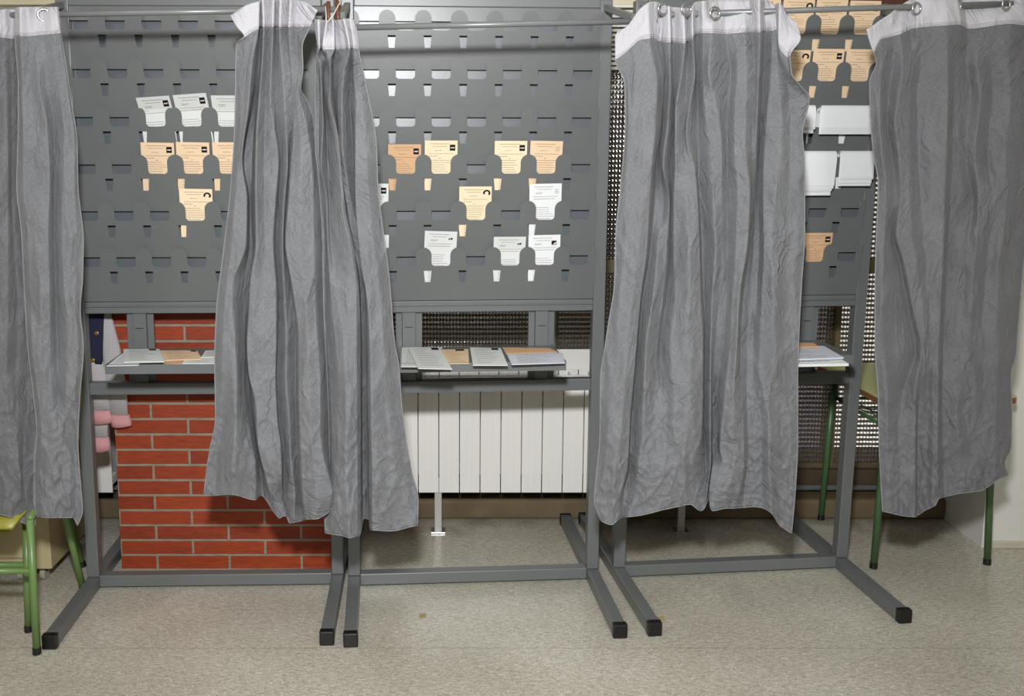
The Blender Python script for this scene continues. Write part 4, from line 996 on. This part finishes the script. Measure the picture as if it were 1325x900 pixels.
curtain('curtain', 'wide grey curtain hanging between the middle and right booths with folded pale corner', C, YC, M['cloth'], seed=9.7,
        eyelets=((858, 11, 2.69), (888, 12, 2.69), (925, 17, 2.715)))
# curtain D: right
D = [
 (68, [(38,1121,1.2),(50,1124,1),(68,1130,.8),(80,1134,.4),(107,1125,0),(147,1126,-.2),(200,1130,-.2),(235,1136,-.2),(327,1133,0),(380,1132,0),(447,1132,0),(510,1136,0),(563,1137,0),(630,1140,0),(661,1142,0)]),
 (52, [(28,1136,1),(52,1138,1),(80,1142,.8),(107,1138,1),(147,1138,1),(200,1142,1.2),(235,1146,1),(327,1143,1),(400,1140,1),(447,1142,.8),(510,1148,1.2),(563,1148,1.2),(630,1150,1),(663,1152,.8)]),
 (47, [(17,1153,.6),(47,1155,.6),(80,1154,-.6),(120,1150,-1.2),(160,1148,-1.4),(200,1154,-1),(250,1160,.2),(303,1156,-1),(335,1164,-1.2),(400,1176,-1.2),(452,1186,-1.2),(510,1168,-.4),(563,1162,.4),(630,1164,.6),(666,1164,.6)]),
 (44, [(8,1164,-1.0),(44,1165,.8),(80,1168,1.2),(120,1164,1.4),(160,1158,1.2),(200,1163,1.2),(250,1166,1.2),(303,1160,1),(335,1169,1),(400,1182,1.2),(452,1192,1.2),(510,1184,1.8),(563,1184,2),(630,1184,2),(668,1184,1.8)]),
 (38, [(0,1177,-1.4),(38,1178,-.4),(80,1180,.2),(120,1176,.6),(200,1176,.8),(303,1180,1.6),(400,1194,1.8),(452,1197,1.4),(510,1189,.6),(563,1187,-.4),(630,1187,-.8),(666,1187,-.8)]),
 (36, [(-2,1187,.4),(36,1187,.8),(80,1190,-.4),(120,1186,-.8),(200,1188,-1),(303,1194,.8),(400,1202,1.2),(452,1203,1.2),(510,1200,.4),(563,1200,.4),(630,1198,.2),(660,1196,0)]),
 (34, [(-4,1206,1.6),(34,1206,.8),(80,1210,.8),(120,1206,.2),(200,1205,.8),(303,1208,1.6),(400,1210,1.8),(452,1209,1.8),(510,1208,1.8),(563,1208,1.8),(630,1208,1.6),(653,1210,1.4)]),
 (33, [(-5,1224,1.8),(33,1225,1.8),(80,1226,1.8),(120,1226,1.6),(200,1224,2),(321,1220,2.2),(407,1216,2.2),(452,1214,2.2),(510,1213,2.2),(563,1213,2.2),(630,1213,2),(645,1214,1.6)]),
 (32, [(-6,1237,1.6),(32,1242,1.2),(80,1236,.2),(120,1234,-.4),(200,1232,-.4),(321,1226,-.6),(407,1222,-.8),(452,1220,-.8),(510,1219,-.8),(563,1219,-.8),(630,1221,-.6),(642,1222,-.4)]),
 (37, [(-6,1244,-1.8),(37,1251,-.6),(80,1250,-1),(120,1256,-1.2),(200,1250,-.6),(260,1260,-1.2),(321,1250,-.4),(407,1244,-.6),(452,1240,0),(510,1238,.4),(563,1240,.4),(610,1242,.6),(638,1240,.4)]),
 (36, [(-7,1268,-1.6),(36,1268,-.4),(80,1264,.6),(120,1268,.8),(200,1262,1),(260,1266,.8),(321,1262,.8),(407,1256,.6),(452,1256,.6),(510,1252,.4),(563,1254,0),(610,1256,.6),(636,1256,.6)]),
 (33, [(-8,1288,-1.6),(33,1287,.6),(80,1282,.2),(120,1284,-.6),(200,1278,-.6),(260,1284,.8),(321,1278,-.2),(407,1272,-.4),(452,1274,.2),(510,1272,-.2),(563,1272,.2),(605,1274,1.2),(633,1272,.8)]),
 (31, [(-8,1303,-.6),(31,1308,1),(80,1304,1.2),(120,1308,1),(200,1300,1.2),(260,1300,1.4),(321,1296,1),(407,1290,.8),(452,1292,1),(510,1290,.8),(563,1288,1),(605,1288,1.8),(622,1288,1.2)]),
 (33, [(-8,1318,1.6),(33,1326,.4),(80,1328,.2),(120,1330,0),(200,1326,0),(260,1318,-.2),(321,1312,-.4),(407,1304,0),(452,1302,0),(510,1300,0),(563,1299,-.4),(600,1295,.6),(616,1300,.8)]),
 (34, [(-8,1350,0),(34,1350,.2),(80,1350,0),(120,1352,0),(200,1346,-.4),(260,1336,-.8),(343,1324,-1),(400,1319,-1),(460,1314,-1),(483,1308,-1),(540,1309,-1),(577,1308,-1),(600,1300,-.6),(614,1304,.4)]),
]
def YD(x): return 2.838 + (x-1190)*.0004
curtain('curtain', 'rightmost grey curtain, broad and creased, hanging in front of the green desk', D, YD, M['cloth_d'], seed=14.2, crease=1.0, eyelets=((1186, 11, 2.815), (1238, 8, 2.835), (1302, 5.5, 2.86)))
# curtain E: left edge, two overlapping drops
E1 = [
 (48, [(14,-60,0),(48,-60,0),(300,-64,0),(600,-70,0),(660,-70,0)]),
 (48, [(14,-42,1.4),(48,-42,1.4),(300,-44,1.6),(600,-46,1.6),(660,-46,1.4)]),
 (48, [(14,-24,-1),(48,-24,-1),(300,-24,-1.4),(600,-24,-1),(662,-24,-1)]),
 (48, [(14,-8,1),(48,-8,.8),(107,-6,1.2),(240,-6,1.6),(400,-8,1.8),(520,-6,1.6),(600,-6,.8),(664,-4,.8)]),
 (49, [(12,6,.2),(49,5,0),(107,8,.4),(240,10,.8),(400,10,1),(480,8,1.4),(550,10,1.4),(600,12,1.4),(640,12,1.6),(667,10,1.4)]),
 (50, [(12,14,-.8),(50,14,-.8),(107,16,-.8),(240,15,-1),(347,20,-1),(420,24,-.8),(480,22,-.6),(550,22,.4),(600,24,1.2),(616,27,1.4),(640,24,1),(670,18,.8)]),
 (50, [(12,22,-1.4),(50,22,-1.6),(107,25,-1.8),(240,24,-2),(347,34,-2.4),(420,38,-2.6),(480,36,-2.2),(550,34,-1.4),(600,30,-.8),(616,29,-.6),(640,32,-.6),(679,38,-.4)]),
 (50, [(12,30,-2),(50,30,-2),(107,33,-2.4),(240,34,-2.6),(347,42,-2.8),(420,46,-3),(480,46,-2.8),(550,48,-2.6),(600,44,-1.8),(640,44,-1.6),(679,46,-1.4)]),
]
curtain('curtain', 'darker grey curtain strip cut by the left edge of the picture', E1, lambda x: 2.672, M['cloth_d'], seed=21.0)
E2 = [
 (46, [(10,20,.4),(46,20,.4),(107,24,.4),(160,24,.4),(240,22,.4),(300,28,.4),(380,32,.2),(447,36,.2),(507,43,.2),(560,48,.4),(605,45,.4),(640,45,.2),(667,47,.2)]),
 (47, [(9,26,1.8),(47,27,1.8),(107,29,1.6),(160,30,1.6),(240,30,1.6),(300,36,1.6),(380,40,1.6),(447,42,1.8),(507,49,1.8),(560,54,1.6),(605,52,1.6),(640,52,1.2),(668,54,1.2)]),
 (47, [(9,36,1.0),(47,37,1.0),(107,40,1),(160,44,1.2),(240,45,1.6),(300,46,2),(380,52,2.2),(447,52,2),(507,58,1.6),(560,60,1.6),(605,60,2),(640,60,1.6),(669,60,1.6)]),
 (46, [(9,46,-.2),(46,47,.6),(107,50,1.6),(160,60,1.8),(240,64,1.8),(300,62,2),(380,64,1.8),(447,64,1),(507,66,1.2),(560,68,1.8),(605,70,1.8),(640,70,1.6),(669,70,1.8)]),
 (45, [(9,56,-.8),(45,58,.8),(107,60,.4),(160,70,-.6),(240,70,-.8),(300,70,-.4),(380,72,-.8),(447,74,-.6),(507,76,-.2),(560,78,1.2),(605,80,1.2),(640,80,1.4),(669,80,1.4)]),
 (44, [(9,66,.2),(44,68,1),(80,72,1),(128,80,1),(173,84,1.4),(240,82,1.2),(300,80,1.4),(380,84,1.4),(447,88,1),(507,86,1.4),(560,86,.4),(605,90,1.2),(640,90,1.6),(669,90,1.2)]),
 (43, [(9,72,.6),(43,77,.6),(80,82,.4),(128,89,.6),(187,96,.6),(240,96,.8),(300,98,1),(380,96,.8),(447,100,1),(520,96,.8),(573,94,-.4),(605,98,.2),(640,98,.6),(670,96,.4)]),
 (43, [(9,75,0),(43,79,0),(80,85,0),(128,92,0),(187,100,0),(240,101,0),(313,108,0),(360,107,0),(400,104,0),(447,108,0),(520,103,0),(573,101,0),(620,104,.2),(660,107,.6),(679,101,.6)]),
]
curtain('curtain', 'grey curtain left of the brick pillar with one metal eyelet at its pale header', E2, lambda x: 2.664, M['cloth'], seed=26.0, eyelets=((57, 19.5, 2.662),))
# ------------------------------------------------------------------ light
def area(name, loc, size, power, rot, col=(1, 1, 1), sy=None):
    l = bpy.data.lights.new(name, 'AREA'); l.energy = power; l.size = size; l.color = col
    if sy: l.shape = 'RECTANGLE'; l.size_y = sy
    o = bpy.data.objects.new(name, l); COL.objects.link(o); o.location = loc; o.rotation_euler = rot; return o
fl_d = bpy.data.lights.new('camera_flash', 'SPOT'); fl_d.energy = 370; fl_d.spot_size = radians(96); fl_d.spot_blend = 1.0; fl_d.shadow_soft_size = .085; fl_d.color = (.97, .985, 1)
fl_o = bpy.data.objects.new('camera_flash', fl_d); COL.objects.link(fl_o); fl_o.location = (-.05, .05, 1.93)
fl_o.rotation_euler = (Vector((.05, 3.0, 1.0))-Vector(fl_o.location)).to_track_quat('-Z', 'Y').to_euler()
for x in (-1.6, 1.2):
    for y in (-1.2, 1.0):
        area('ambient_fill', (x, y, ZC-.02), .30, 12, (0, 0, 0), (1, .985, .96), 1.2)  # unseen lights added under the ceiling as ambient fill
w = bpy.data.worlds.new('world'); S.world = w; w.use_nodes = True
bg = w.node_tree.nodes['Background']; bg.inputs[0].default_value = (.95, .97, 1, 1); bg.inputs[1].default_value = 4.0
S.view_settings.view_transform = 'Standard'; S.view_settings.look = 'None'; S.view_settings.gamma = 1; S.view_settings.use_curve_mapping = False
S.view_settings.exposure = 0.0
